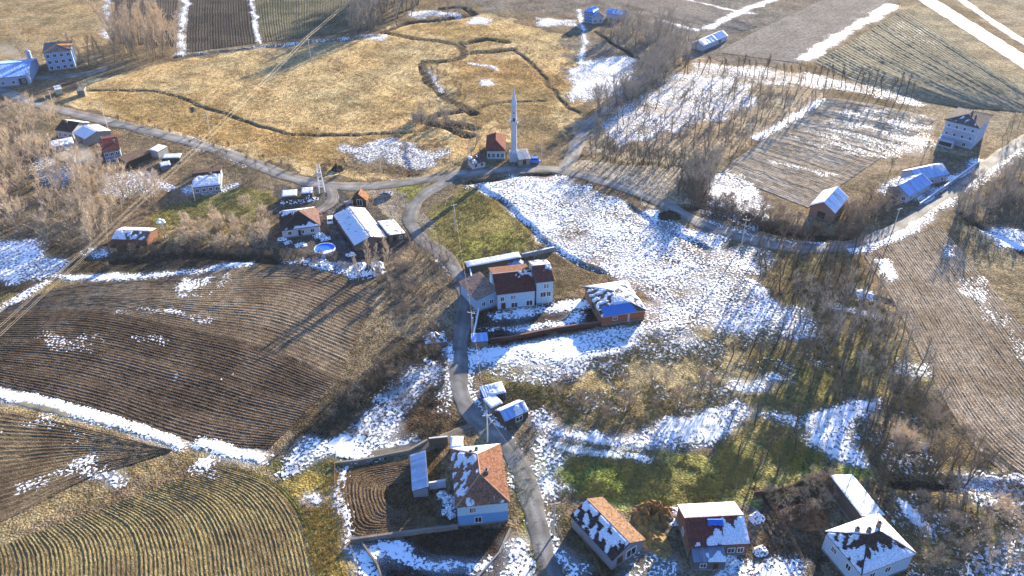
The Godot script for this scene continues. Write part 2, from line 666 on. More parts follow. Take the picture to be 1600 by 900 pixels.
func lay_snow(q: Array, how: Array, seed_: float) -> Array:   # one shape per patch; how: [amount, more towards +u, more towards the ridge, raggedness]
	var n := slope_normal(q)
	var nu := clampi(int((q[0] as Vector3).distance_to(q[1]) / 0.30), 4, 60)
	var nv := clampi(int((q[0] as Vector3).distance_to(q[3]) / 0.30), 4, 60)
	var at := []
	var amount := []
	for j in nv + 1:
		for i in nu + 1:
			var u := i / float(nu)
			var v := j / float(nv)
			var p := on_slope(q, lerpf(0.01, 0.99, u), lerpf(0.01, 0.985, v))
			var d: float = how[0] + how[1] * (u - 0.5) + how[2] * (v - 0.5) + how[3] * (n_fine.get_noise_2d(p.x * 0.9 + seed_ * 17.0, (p.z + p.y) * 0.9 + seed_ * 31.0) * 1.6 + 0.4 * n_fine.get_noise_2d(p.x * 3.0, p.z * 3.0 + seed_))
			var edge := minf(minf(u, 1.0 - u), minf(v, 1.0 - v)) * 8.0
			d = minf(d, 0.25)
			amount.append(d)
			at.append(p + n * (-0.02 + 0.30 * smoothstep(-0.08, 0.25, d) * clampf(edge + 0.45, 0.0, 1.0) + 0.03 * n_fine.get_noise_2d(p.x * 2.0, p.z * 2.0)))
	var lies := {}
	for j in nv:
		for i in nu:
			var k := j * (nu + 1) + i
			if maxf(maxf(amount[k], amount[k + 1]), maxf(amount[k + nu + 1], amount[k + nu + 2])) > -0.05:
				lies[Vector2i(i, j)] = true
	var out := []
	while lies.size():
		var todo := [lies.keys()[0]]
		lies.erase(todo[0])
		var s := Shape.new()
		s.tint = Color(0.80, 0.815, 0.84)
		var cells := 0
		while todo.size():
			var c: Vector2i = todo.pop_back()
			var k := c.y * (nu + 1) + c.x
			s.quad(at[k], at[k + 1], at[k + nu + 2], at[k + nu + 1])
			cells += 1
			for dx in [-1, 0, 1]:
				for dy in [-1, 0, 1]:
					var e := c + Vector2i(dx, dy)
					if lies.has(e):
						lies.erase(e)
						todo.append(e)
		if cells > 5: out.append(s)
	return out

func opening(called: String, parent: Node3D, side: Array, x: float, y: float, w: float, h: float, door := false) -> void:
	var at: Vector3 = side[0] + side[1] * x + Vector3.UP * y
	var r: Vector3 = side[1]
	var out: Vector3 = side[2]
	var f := Shape.new()
	var b := 0.09
	for e in [[-w * 0.5 - b, -w * 0.5, -b, h + b], [w * 0.5, w * 0.5 + b, -b, h + b], [-w * 0.5, w * 0.5, h, h + b], [-w * 0.5, w * 0.5, -b, 0.0], [-0.03, 0.03, 0.0, h]]:
		if door and e[1] == 0.03: continue
		var p := []
		for yy in [e[2], e[3]]:
			for q in [[e[0], 0.08], [e[1], 0.08], [e[1], -0.05], [e[0], -0.05]]:
				p.append(at + r * q[0] + Vector3.UP * yy + out * q[1])
		f.hexa(p)
	var o := obj(called, f.mesh(), M.wood if door else M.frame, parent)
	var g := Shape.new()
	var pp := []
	for yy in [0.0, h]:
		for q in [[-w * 0.5, 0.03], [w * 0.5, 0.03], [w * 0.5, -0.05], [-w * 0.5, -0.05]]:
			pp.append(at + r * q[0] + Vector3.UP * yy + out * q[1])
	g.hexa(pp)
	obj("door_panel" if door else "pane", g.mesh(), M.dark if door else M.glass, o)

# o: called, label, category, at = [ax, ay, bx, by] (eave corners that face the valley, on the survey grid), back = [x, y] or depth,
# eave, ridge, roof, wall, cover = {slope: [kind, colour]}, snow = {slope: how}, openings = [[side, share, y, w, h, door]], chimneys = [[x, z, h]], band
func house(o: Dictionary) -> Node3D:
	var e: float = o.eave
	var r: float = o.ridge
	var a := plan(o.at[0], o.at[1], o.get("at_height", e))
	var b := plan(o.at[2], o.at[3], o.get("at_height", e))
	var x := (b - a)
	x.y = 0.0
	var w := x.length()
	x = x.normalized()
	var zdir := x.cross(Vector3.UP)
	var d: float = o.get("depth", 0.0)
	if d == 0.0:
		d = absf((plan(o.back[0], o.back[1], e) - a).dot(zdir))
	w = o.get("width", w)
	var mid := (a + b) * 0.5 - zdir * d * 0.5
	mid.y = 0.0
	var t := thing(o.called, o.label, o.category, mid, atan2(-x.z, x.x), o.get("group", ""))
	var kind: String = o.roof
	var over: float = o.get("over", 0.35)
	var wx2 := w * 0.5 - over
	var wz2 := d * 0.5 - over
	# walls
	var wall := Shape.new()
	wall.tint = o.wall
	var corners := [Vector3(-wx2, 0, wz2), Vector3(wx2, 0, wz2), Vector3(wx2, 0, -wz2), Vector3(-wx2, 0, -wz2)]
	var sides := {}
	for k in 4:
		var p: Vector3 = corners[k]
		var q: Vector3 = corners[(k + 1) % 4]
		sides[["front", "right", "back", "left"][k]] = [p, (q - p).normalized(), (q - p).normalized().cross(Vector3.UP), p.distance_to(q)]
		var steps := 4
		for s in steps:
			var p0 := p.lerp(q, s / float(steps))
			var p1 := p.lerp(q, (s + 1) / float(steps))
			var h0 := rise(kind, w, d, e, r, p0.x, p0.z) - 0.06
			var h1 := rise(kind, w, d, e, r, p1.x, p1.z) - 0.06
			if o.has("walls"): wall.tint = o.walls.get(["front", "right", "back", "left"][k], o.wall)
			wall.quad(p0 - Vector3.UP * 0.4, p1 - Vector3.UP * 0.4, p1 + Vector3.UP * h1, p0 + Vector3.UP * h0)
	obj("wall", wall.mesh(), M.mottled, t)
	if e > 2.3:
		var pl := Shape.new()
		for k in 4:
			var p: Vector3 = corners[k]
			var q: Vector3 = corners[(k + 1) % 4]
			var nn := (q - p).normalized().cross(Vector3.UP) * 0.05
			pl.tint = Color(0.30, 0.29, 0.27)
			pl.quad(p + nn - Vector3.UP * 0.3, q + nn - Vector3.UP * 0.3, q + nn + Vector3.UP * 0.42, p + nn + Vector3.UP * 0.42)
			pl.quad(p + nn + Vector3.UP * 0.42, q + nn + Vector3.UP * 0.42, q + Vector3.UP * 0.46, p + Vector3.UP * 0.46)
		obj("plinth", pl.mesh(), M.mottled, t)
	if o.has("band"):
		var bs := Shape.new()
		bs.tint = o.band[0]
		for k in 4:
			var p: Vector3 = corners[k]
			var q: Vector3 = corners[(k + 1) % 4]
			var nn := (q - p).normalized().cross(Vector3.UP) * 0.025
			bs.quad(p + nn - Vector3.UP * 0.3, q + nn - Vector3.UP * 0.3, q + nn + Vector3.UP * o.band[1], p + nn + Vector3.UP * o.band[1])
			bs.quad(p + nn + Vector3.UP * o.band[1], q + nn + Vector3.UP * o.band[1], q + Vector3.UP * o.band[1], p + Vector3.UP * o.band[1])
		obj("painted_band", bs.mesh(), M.mottled, t)
	# roof
	var sl := slopes(kind, w, d, e, r)
	var slab := Shape.new()
	slab.tint = o.get("eaves", col(0.10, 0.07, 0.05))
	for name_ in sl:
		var q: Array = sl[name_]
		var n := slope_normal(q)
		slab.quad(q[0] - n * 0.12, q[1] - n * 0.12, q[2] - n * 0.12, q[3] - n * 0.12)
		slab.quad(q[0] + n * 0.015, q[1] + n * 0.015, q[2] + n * 0.015, q[3] + n * 0.015)
		for k in 4:
			var p0: Vector3 = q[k]
			var p1: Vector3 = q[(k + 1) % 4]
			if p0.distance_to(p1) > 0.05:
				slab.quad(p0 - n * 0.12, p1 - n * 0.12, p1 + n * 0.015, p0 + n * 0.015)
	var roof := obj("roof", slab.mesh(), M.tint, t)
	var tiles := Shape.new()
	var sheets := Shape.new()
	for name_ in sl:
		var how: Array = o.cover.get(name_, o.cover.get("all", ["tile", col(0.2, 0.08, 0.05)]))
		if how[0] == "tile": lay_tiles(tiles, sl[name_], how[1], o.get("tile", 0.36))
		elif how[0] == "sheet": lay_sheet(sheets, sl[name_], how[1])
	if tiles.v.size():
		obj("roof_tiles", tiles.mesh(), M.mottled, roof).set_meta("kind", "stuff")
	if sheets.v.size():
		obj("roof_sheet", sheets.mesh(), M.sheet, roof)
	if kind == "hip" or kind.begins_with("gable"):
		var cap := Shape.new()
		cap.tint = o.get("cap", vary(o.cover.get("all", ["", col(0.2, 0.09, 0.06)])[1], 0.1) * 0.9)
		var done := {}
		for name_ in sl:
			var q: Array = sl[name_]
			for pair in [[q[3], q[2]], [q[0], q[3]], [q[1], q[2]]]:
				var key := str(((pair[0] + pair[1]) * 50.0).round())
				if done.has(key) and pair[0].distance_to(pair[1]) > 0.2:
					var steps := maxi(2, int(pair[0].distance_to(pair[1]) / 0.5))
					for s in steps:
						cap.tint = vary(cap.tint, 0.04)
						cap.tube(pair[0].lerp(pair[1], s / float(steps)) + Vector3.UP * 0.05, pair[0].lerp(pair[1], (s + 1.05) / float(steps)) + Vector3.UP * 0.05, 0.13, 0.11, 6)
				done[key] = true
		if cap.v.size():
			obj("ridge_cap", cap.mesh(), M.tint, roof)
	var number := 0.0
	for name_ in o.get("snow", {}):
		number += 1.0
		if sl.has(name_):
			for s in lay_snow(sl[name_], o.snow[name_], number + mid.x):
				obj("roof_snow", s.mesh(), M.snow, roof)
	for q in o.get("openings", []):
		var sd: Array = sides[q[0]]
		opening("door" if q.size() > 5 else "window", t, sd, sd[3] * q[1], q[2], q[3], q[4], q.size() > 5)
	for q in o.get("chimneys", []):
		var at := Vector3(q[0] * w, 0, q[1] * d)
		var top := rise(kind, w, d, e, r, at.x, at.z)
		var s := Shape.new()
		s.tint = col(0.30, 0.20, 0.15)
		s.box(at + Vector3.UP * (top - 0.6), Vector3(0.6, 0.6 + q[2], 0.6))
		s.tint = col(0.45, 0.43, 0.40)
		s.box(at + Vector3.UP * (top + q[2]), Vector3(0.8, 0.12, 0.8))
		s.tint = col(0.03, 0.03, 0.03)
		s.box(at + Vector3.UP * (top + q[2] + 0.12), Vector3(0.35, 0.25, 0.35))
		obj("chimney", s.mesh(), M.mottled, t)
	return t

func windows(side: String, n: int, ys: Array, w := 1.1, h := 1.25) -> Array:
	var out := []
	for y in ys:
		for k in n:
			out.append([side, (k + 0.5) / n, y, w, h])
	return out

# ---------------------------------------------------------------- trees

func limb(s: Shape, a: Vector3, dir: Vector3, long: float, r: float, steps: int, sides: int, lift: float) -> PackedVector3Array:
	var pts := PackedVector3Array([a])
	var d := dir
	for k in steps:
		d = (d + Vector3(rng.randf_range(-0.22, 0.22), lift + rng.randf_range(-0.12, 0.12), rng.randf_range(-0.22, 0.22))).normalized()
		var b := pts[k] + d * long / steps
		s.tube(pts[k], b, r * (1.0 - 0.75 * k / steps), r * (1.0 - 0.75 * (k + 1) / steps), sides)
		pts.append(b)
	return pts

func along(pts: PackedVector3Array, t: float) -> Vector3:
	var k := clampf(t, 0.0, 0.999) * (pts.size() - 1)
	return pts[int(k)].lerp(pts[int(k) + 1], k - int(k))

func twig(s: Shape, a: Vector3, d: Vector3, long: float, wide: float) -> void:
	var side := d.cross(Vector3(rng.randf_range(-1, 1), rng.randf_range(-1, 1), rng.randf_range(-1, 1))).normalized() * wide
	s.tri(a - side, a + side, a + d * long)

func grow(p: Dictionary) -> Array:   # [trunk and limbs, twigs] of one bare tree, about p.tall metres
	var wood := Shape.new()
	var twigs := Shape.new()
	var trunks := []
	for k in p.stems:
		var lean: Vector3 = Vector3(rng.randf_range(-1, 1), 0, rng.randf_range(-1, 1)) * p.lean
		trunks.append(limb(wood, Vector3(lean.x * 0.3, -0.2, lean.z * 0.3), (Vector3.UP + lean).normalized(), p.tall * p.lead * rng.randf_range(0.85, 1.1), p.thick, 5, 5, 0.12))
	var n: int = p.limbs
	for k in n:
		var trunk: PackedVector3Array = trunks[k % trunks.size()]
		var t := lerpf(p.start, 0.98, pow(k / float(n), 0.85))
		var az := k * 2.39996 + rng.randf_range(-0.4, 0.4)
		var up: float = lerpf(p.low, p.high, t) + rng.randf_range(-0.15, 0.15)
		var dir := Vector3(cos(az) * cos(up), sin(up), sin(az) * cos(up))
		var long: float = p.spread * (1.0 - p.taper * t) * rng.randf_range(0.75, 1.15)
		var pts := limb(wood, along(trunk, t), dir, long, p.thick * 0.42 * (1.1 - 0.7 * t), 3, 3, 0.16)
		for b in p.branches:
			var tb := rng.randf_range(0.25, 1.0)
			var bd := (dir + Vector3(rng.randf_range(-1, 1), rng.randf_range(-0.3, 0.9), rng.randf_range(-1, 1)) * 0.85).normalized()
			var bp := limb(twigs, along(pts, tb), bd, long * rng.randf_range(0.30, 0.55), p.thick * 0.13, 2, 3, 0.14)
			for q in p.twigs:
				var td := (bd + Vector3(rng.randf_range(-1, 1), rng.randf_range(-0.4, 0.9), rng.randf_range(-1, 1)) * 0.9).normalized()
				twig(twigs, along(bp, rng.randf_range(0.15, 1.0)), td, long * rng.randf_range(0.18, 0.42) + 0.25, p.fine * rng.randf_range(0.7, 1.3))
	return [wood.mesh(), twigs.mesh()]

var kinds := {}
var protos := {}

func make_kinds() -> void:
	var list := {
		"spread": {"tall": 9.0, "stems": 1, "lean": 0.10, "lead": 0.72, "thick": 0.17, "limbs": 13, "start": 0.28, "low": 0.45, "high": 1.15, "spread": 4.6, "taper": 0.45, "branches": 5, "twigs": 9, "fine": 0.027},
		"slim": {"tall": 18.0, "stems": 1, "lean": 0.03, "lead": 0.96, "thick": 0.20, "limbs": 30, "start": 0.16, "low": 0.95, "high": 1.25, "spread": 4.2, "taper": 0.62, "branches": 4, "twigs": 8, "fine": 0.035},
		"tangle": {"tall": 8.0, "stems": 3, "lean": 0.28, "lead": 0.85, "thick": 0.11, "limbs": 18, "start": 0.15, "low": 0.6, "high": 1.2, "spread": 3.2, "taper": 0.35, "branches": 4, "twigs": 8, "fine": 0.026},
		"bush": {"tall": 3.2, "stems": 7, "lean": 0.55, "lead": 0.8, "thick": 0.05, "limbs": 21, "start": 0.1, "low": 0.5, "high": 1.1, "spread": 1.5, "taper": 0.3, "branches": 3, "twigs": 9, "fine": 0.030},
		"round": {"tall": 9.0, "stems": 1, "lean": 0.03, "lead": 0.62, "thick": 0.22, "limbs": 26, "start": 0.34, "low": 0.15, "high": 1.2, "spread": 4.4, "taper": 0.25, "branches": 8, "twigs": 11, "fine": 0.032},
		"open": {"tall": 10.0, "stems": 1, "lean": 0.07, "lead": 0.94, "thick": 0.21, "limbs": 12, "start": 0.34, "low": 0.75, "high": 1.2, "spread": 2.6, "taper": 0.5, "branches": 3, "twigs": 5, "fine": 0.024},
		"young": {"tall": 8.0, "stems": 1, "lean": 0.04, "lead": 0.94, "thick": 0.17, "limbs": 10, "start": 0.45, "low": 0.8, "high": 1.2, "spread": 2.2, "taper": 0.5, "branches": 4, "twigs": 6, "fine": 0.03},
		"thin": {"tall": 8.0, "stems": 1, "lean": 0.12, "lead": 0.9, "thick": 0.12, "limbs": 12, "start": 0.35, "low": 0.7, "high": 1.2, "spread": 2.6, "taper": 0.5, "branches": 4, "twigs": 7, "fine": 0.026},
	}
	for k in list:
		kinds[k] = []
		for i in 4:
			kinds[k].append([grow(list[k]), list[k].tall])

func tree(called: String, kind: String, bark: String, at: Vector3, tall: float, label: String, category: String, group := "") -> void:
	var v := rng.randi() % 4
	var key := "%s/%s/%d" % [kind, bark, v]
	if not protos.has(key):
		var o := Node3D.new()
		var made: Array = kinds[kind][v][0]
		obj("trunk", made[0], M["bark_" + bark], o)
		obj("crown", made[1], M["twig_" + bark], o)
		protos[key] = o
	var c: Node3D = protos[key].duplicate()
	c.name = numbered(called)
	add_child(c)
	c.position = at
	c.rotation.y = rng.randf() * TAU
	c.scale = Vector3.ONE * tall / kinds[kind][v][1]
	tag(c, label, category, group)

func spots(px: Array, n: int, apart: float) -> Array:
	var poly := poly_of(px)
	var lo := poly[0]
	var hi := poly[0]
	for p in poly:
		lo = lo.min(p)
		hi = hi.max(p)
	var out := []
	for tries in n * 30:
		if out.size() >= n: break
		var p := Vector2(rng.randf_range(lo.x, hi.x), rng.randf_range(lo.y, hi.y))
		if not Geometry2D.is_point_in_polygon(p, poly): continue
		var ok := true
		for q in out:
			if p.distance_to(q) < apart:
				ok = false
				break
		if ok: out.append(p)
	return out

func grove(called: String, px: Array, n: int, apart: float, shapes: Array, bark: String, tall: Vector2, label: String, category: String, group: String) -> void:
	for p in spots(px, n, apart):
		tree(called, shapes[rng.randi() % shapes.size()], bark, Vector3(p.x, 0, p.y), rng.randf_range(tall.x, tall.y), label, category, group)

func row(called: String, px: Array, n: int, shapes: Array, bark: String, tall: Vector2, label: String, category: String, group: String, loose := 0.6) -> void:
	for p in resample(poly_of(px), n):
		tree(called, shapes[rng.randi() % shapes.size()], bark, Vector3(p.x + rng.randf_range(-loose, loose), 0, p.y + rng.randf_range(-loose, loose)), rng.randf_range(tall.x, tall.y), label, category, group)

# ---------------------------------------------------------------- ground cover

func tuft_mesh(blades: int, tall: float, spread: float, wide: float) -> ArrayMesh:
	var s := Shape.new()
	for k in blades:
		var az := rng.randf() * TAU
		var d := Vector3(cos(az) * spread, rng.randf_range(0.6, 1.0), sin(az) * spread).normalized()
		twig(s, Vector3(cos(az), 0, sin(az)) * rng.randf_range(0.0, 0.15), d, tall * rng.randf_range(0.6, 1.1), wide)
	return s.mesh()

func cover(called: String, areas: Array, mesh_: ArrayMesh, size: Vector2) -> void:   # areas: [polygon, count, colour]
	var where: Array[Transform3D] = []
	var tints: Array[Color] = []
	for a in areas:
		var poly := poly_of(a[0])
		var lo := poly[0]
		var hi := poly[0]
		for p in poly:
			lo = lo.min(p)
			hi = hi.max(p)
		for k in a[1]:
			var p := Vector2(rng.randf_range(lo.x, hi.x), rng.randf_range(lo.y, hi.y))
			if not Geometry2D.is_point_in_polygon(p, poly): continue
			if rng.randf() > 0.55 + 1.4 * n_mid.get_noise_2d(p.x * 1.3, p.y * 1.3): continue
			var z := rng.randf_range(size.x, size.y)
			where.append(Transform3D(Basis(Vector3.UP, rng.randf() * TAU).scaled(Vector3(z, z * rng.randf_range(0.7, 1.3), z)), Vector3(p.x, 0.0, p.y)))
			tints.append(vary(a[2], 0.3))
	var mm := MultiMesh.new()
	mm.transform_format = MultiMesh.TRANSFORM_3D
	mm.use_colors = true
	mm.mesh = mesh_
	mm.instance_count = where.size()
	for k in where.size():
		mm.set_instance_transform(k, where[k])
		mm.set_instance_color(k, tints[k])
	var o := MultiMeshInstance3D.new()
	o.name = numbered(called)
	o.multimesh = mm
	o.material_override = M.tint
	o.set_meta("kind", "stuff")
	add_child(o)

# ---------------------------------------------------------------- small things

func wall_line(called: String, px: Array, tall: float, thick: float, c: Color, m: Material, label: String, category: String, cap := Color(0, 0, 0, 0)) -> Node3D:
	var pts := poly_of(px)
	var t := thing(called, label, category, Vector3(pts[0].x, 0, pts[0].y))
	var s := Shape.new()
	var k := Shape.new()
	for i in pts.size() - 1:
		var a := pts[i] - pts[0]
		var b := pts[i + 1] - pts[0]
		var steps := maxi(1, int(a.distance_to(b) / 1.6))
		for j in steps:
			var p := a.lerp(b, (j + 0.5) / steps)
			var d := b - a
			s.tint = vary(c, 0.14)
			var h := tall * rng.randf_range(0.97, 1.02)
			s.box(Vector3(p.x, -0.2, p.y), Vector3(a.distance_to(b) / steps + 0.003, h + 0.2, thick + rng.randf_range(-0.02, 0.02)), atan2(-d.y, d.x))
			k.tint = vary(cap, 0.08)
			k.box(Vector3(p.x, h, p.y), Vector3(a.distance_to(b) / steps + 0.002, 0.10, thick + 0.12), atan2(-d.y, d.x))
	obj("wall", s.mesh(), m, t)
	if cap.a > 0.0:
		obj("coping", k.mesh(), M.tint, t)
	return t

func fence(called: String, px: Array, gap: float, tall: float, m: Material, label: String, rails := 3, boards := false) -> void:
	var line := poly_of(px)
	var t := thing(called, label, "fence", Vector3(line[0].x, 0, line[0].y))
	var n := maxi(2, int(length_of(line) / gap) + 1)
	var pts := resample(line, n)
	var post := Shape.new()
	post.tube(Vector3(0, -0.2, 0), Vector3(0, tall, 0), 0.06, 0.05, 5)
	var pm := post.mesh()
	for p in pts:
		var o := obj("post", pm, m, t)
		o.position = Vector3(p.x - line[0].x, 0, p.y - line[0].y)
		o.rotation = Vector3(rng.randf_range(-0.04, 0.04), rng.randf() * TAU, rng.randf_range(-0.04, 0.04))
	for r in rails:
		var s := Shape.new()
		var y := tall * (0.3 + 0.65 * r / maxf(1.0, rails - 1.0))
		for k in n - 1:
			var a := Vector3(pts[k].x - line[0].x, y, pts[k].y - line[0].y)
			var b := Vector3(pts[k + 1].x - line[0].x, y, pts[k + 1].y - line[0].y)
			if boards: s.box((a + b) * 0.5 - Vector3.UP * 0.07, Vector3(a.distance_to(b), 0.16, 0.04), atan2(-(b.z - a.z), b.x - a.x))
			else: s.tube(a, b, 0.022, 0.022, 4)
		obj("rail", s.mesh(), m, t)

func utility_pole(bx: float, by: float, tall: float, label: String, arms := 1) -> Node3D:
	var t := thing("utility_pole", label, "utility pole", plan(bx, by), rng.randf_range(-0.5, 0.5), "poles along the lanes")
	var s := Shape.new()
	s.tube(Vector3(0, -0.3, 0), Vector3(0, tall, 0), 0.17, 0.11, 8)
	obj("mast", s.mesh(), M.pole, t)
	for k in arms:
		var a := Shape.new()
		a.box(Vector3(0, tall - 0.5 - k * 1.2, 0.14), Vector3(1.9, 0.14, 0.12))
		var c := obj("crossarm", a.mesh(), M.pole, t)
		for x in [-0.85, 0.0, 0.85]:
			var i := Shape.new()
			i.lathe(Vector3(x, tall - 0.36 - k * 1.2, 0.14), [0.02, 0.0, 0.07, 0.05, 0.05, 0.12, 0.07, 0.16, 0.02, 0.26], 6)
			obj("insulator", i.mesh(), M.frame, c)
	return t

func wire(called: String, a: Vector3, b: Vector3, sag: float, r: float, label: String, group: String) -> void:
	var s := Shape.new()
	var n := 14
	for k in n:
		var p := []
		for q in [k / float(n), (k + 1) / float(n)]:
			p.append(a.lerp(b, q) - Vector3.UP * sag * 4.0 * q * (1.0 - q))
		s.tube(p[0], p[1], r, r, 4)
	tag(obj(called, s.mesh(), M.wire, self), label, "wire", group)

func heap(called: String, px: float, py: float, rx: float, rz: float, tall: float, c: Color, label: String, category: String, m: Material = null, snow := 0.0, group := "") -> void:
	var t := thing(called, label, category, plan(px, py), rng.randf() * 0.6, group)
	var v := Shape.new()
	var sn := Shape.new()
	var n := 16
	var at := []
	for j in n + 1:
		for i in n + 1:
			var x := (i / float(n) * 2.0 - 1.0)
			var z := (j / float(n) * 2.0 - 1.0)
			var d := sqrt(x * x + z * z)
			var h := maxf(0.0, 1.0 - d * d) * (0.75 + 0.9 * n_fine.get_noise_2d(px + x * rx * 1.2, py + z * rz * 1.2)) + rng.randf_range(-0.04, 0.04)
			at.append(Vector3(x * rx, -0.05 if d > 1.0 else maxf(h, -0.02) * tall, z * rz))
	for j in n:
		for i in n:
			var k := j * (n + 1) + i
			v.tint = vary(c, 0.3)
			v.quad(at[k], at[k + 1], at[k + n + 2], at[k + n + 1])
			if snow > 0.0:
				var f: float = n_fine.get_noise_2d(px * 3.0 + i * 0.6, py + j * 0.6) + snow - 0.5
				if f > 0.0:
					var up := Vector3.UP * 0.07
					sn.quad(at[k] + up, at[k + 1] + up, at[k + n + 2] + up, at[k + n + 1] + up)
	obj("mound", v.mesh(), m if m else M.mottled, t)
	if sn.v.size(): obj("snow_cap", sn.mesh(), M.snow, t)

func car(px: float, py: float, turn: float, c: Color, label: String, category := "car", long := 4.3, tall := 1.5) -> void:
	var t := thing("parked_" + category, label, category, plan(px, py), turn)
	var s := Shape.new()
	s.tint = c
	var w := 0.88
	var h := long * 0.5
	var side := [Vector2(-h, 0.35), Vector2(-h, 0.85), Vector2(-h * 0.55, 0.98), Vector2(-h * 0.22, tall), Vector2(h * 0.55, tall), Vector2(h * 0.86, 0.98), Vector2(h, 0.9), Vector2(h, 0.35)]
	for k in side.size():
		var a: Vector2 = side[k]
		var b: Vector2 = side[(k + 1) % side.size()]
		var ia := 0.82 if a.y > 1.2 else 1.0
		var ib := 0.82 if b.y > 1.2 else 1.0
		s.quad(Vector3(-w * ia, a.y, a.x), Vector3(w * ia, a.y, a.x), Vector3(w * ib, b.y, b.x), Vector3(-w * ib, b.y, b.x))
	for x in [-1.0, 1.0]:
		s.quad(Vector3(x * w, 0.35, -h), Vector3(x * w, 0.35, h), Vector3(x * w, 0.9, h), Vector3(x * w, 0.85, -h))
		s.quad(Vector3(x * w, 0.85, -h), Vector3(x * w, 0.9, h), Vector3(x * w, 0.98, h * 0.86), Vector3(x * w, 0.98, -h * 0.55))
		s.quad(Vector3(x * w, 0.98, -h * 0.55), Vector3(x * w, 0.98, h * 0.86), Vector3(x * w * 0.82, tall, h * 0.55), Vector3(x * w * 0.82, tall, -h * 0.22))
	obj("body", s.mesh(), M.sheet, t)
	for e in [[-h * 0.55, 0.98, -h * 0.22, tall], [h * 0.86, 0.98, h * 0.55, tall]]:
		var g := Shape.new()
		var n := Vector3(0, 0.02, -0.02 if e[0] < 0 else 0.02)
		g.quad(Vector3(-w * 0.85, e[1] + 0.06, e[0] * 0.98) + n, Vector3(w * 0.85, e[1] + 0.06, e[0] * 0.98) + n, Vector3(w * 0.74, e[3] - 0.06, e[2] * 1.03) + n, Vector3(-w * 0.74, e[3] - 0.06, e[2] * 1.03) + n)
		obj("windscreen", g.mesh(), M.glass, t)
	for x in [-1.0, 1.0]:
		var g := Shape.new()
		g.quad(Vector3(x * w * 0.985, 1.02, -h * 0.45), Vector3(x * w * 0.985, 1.02, h * 0.75), Vector3(x * w * 0.86, tall - 0.1, h * 0.5), Vector3(x * w * 0.86, tall - 0.1, -h * 0.2))
		obj("side_window", g.mesh(), M.glass, t)
		for z in [-h * 0.62, h * 0.62]:
			var q := Shape.new()
			q.tube(Vector3(x * (w - 0.18), 0.32, z), Vector3(x * (w + 0.02), 0.32, z), 0.32, 0.32, 10)
			obj("wheel", q.mesh(), M.dark, t)

# ---------------------------------------------------------------- the place

func _ready() -> void:
	rng.seed = 77
	var cam := Camera3D.new()
	cam.name = "camera"
	cam.position = Vector3(0, EYE, 0)
	cam.rotation_degrees = Vector3(-TILT, 0, 0)
	cam.fov = 39.892
	cam.near = 1.0
	cam.far = 9000.0
	add_child(cam)
	cam.current = true
	var env := Environment.new()
	env.background_mode = Environment.BG_SKY
	var sky := Sky.new()
	var sm := ProceduralSkyMaterial.new()
	sm.sky_top_color = Color(0.33, 0.54, 0.87)
	sm.sky_horizon_color = Color(0.78, 0.86, 0.92)
	sm.sky_curve = 0.16
	sm.ground_bottom_color = Color(0.30, 0.28, 0.26)
	sm.ground_horizon_color = Color(0.62, 0.68, 0.76)
	sm.sky_energy_multiplier = 0.66
	sky.sky_material = sm
	env.sky = sky
	env.tonemap_mode = Environment.TONE_MAPPER_LINEAR
	env.tonemap_exposure = 4.3
	env.sdfgi_enabled = true
	env.ssao_enabled = true
	env.ssil_enabled = true
	env.fog_enabled = true
	env.fog_density = 0.00006
	env.fog_light_color = Color(0.86, 0.90, 0.95)
	env.volumetric_fog_enabled = true
	env.volumetric_fog_density = 0.0
	var world := WorldEnvironment.new()
	world.name = "world"
	world.environment = env
	add_child(world)
	var sun := DirectionalLight3D.new()
	sun.name = "sun"
	sun.light_energy = 1.6
	sun.light_color = Color(1.0, 0.94, 0.82)
	sun.light_angular_distance = 0.5
	sun.shadow_enabled = true
	var az := deg_to_rad(30.0)
	var el := deg_to_rad(13.5)
	add_child(sun)
	sun.look_at_from_position(Vector3.ZERO, Vector3(-sin(az) * cos(el), -sin(el), cos(az) * cos(el)))

	n_big.noise_type = FastNoiseLite.TYPE_SIMPLEX
	n_big.frequency = 0.006
	n_big.seed = 11
	n_mid.noise_type = FastNoiseLite.TYPE_SIMPLEX
	n_mid.frequency = 0.05
	n_mid.fractal_octaves = 3
	n_mid.seed = 12
	n_fine.noise_type = FastNoiseLite.TYPE_SIMPLEX
	n_fine.frequency = 0.45
	n_fine.fractal_octaves = 2
	n_fine.seed = 13

	make_materials()
	make_kinds()
	lay_land()
	lay_fields()
	lay_roads()
	lay_snowfall()
	finish_ground()
	build_houses()
	build_sheds()
	build_walls()
	build_poles()
	plant_trees()
	grow_cover()
	for k in protos: protos[k].free()

const GOLD := Color(0.66, 0.485, 0.235)
const OCHRE := Color(0.40, 0.27, 0.11)
const OLIVE := Color(0.24, 0.19, 0.085)
const GREEN := Color(0.15, 0.175, 0.04)
const BROWN := Color(0.145, 0.095, 0.05)
const DARK := Color(0.065, 0.048, 0.035)
const TAN := Color(0.36, 0.275, 0.18)
const GREY := Color(0.30, 0.275, 0.24)
const MUD := Color(0.05, 0.042, 0.035)

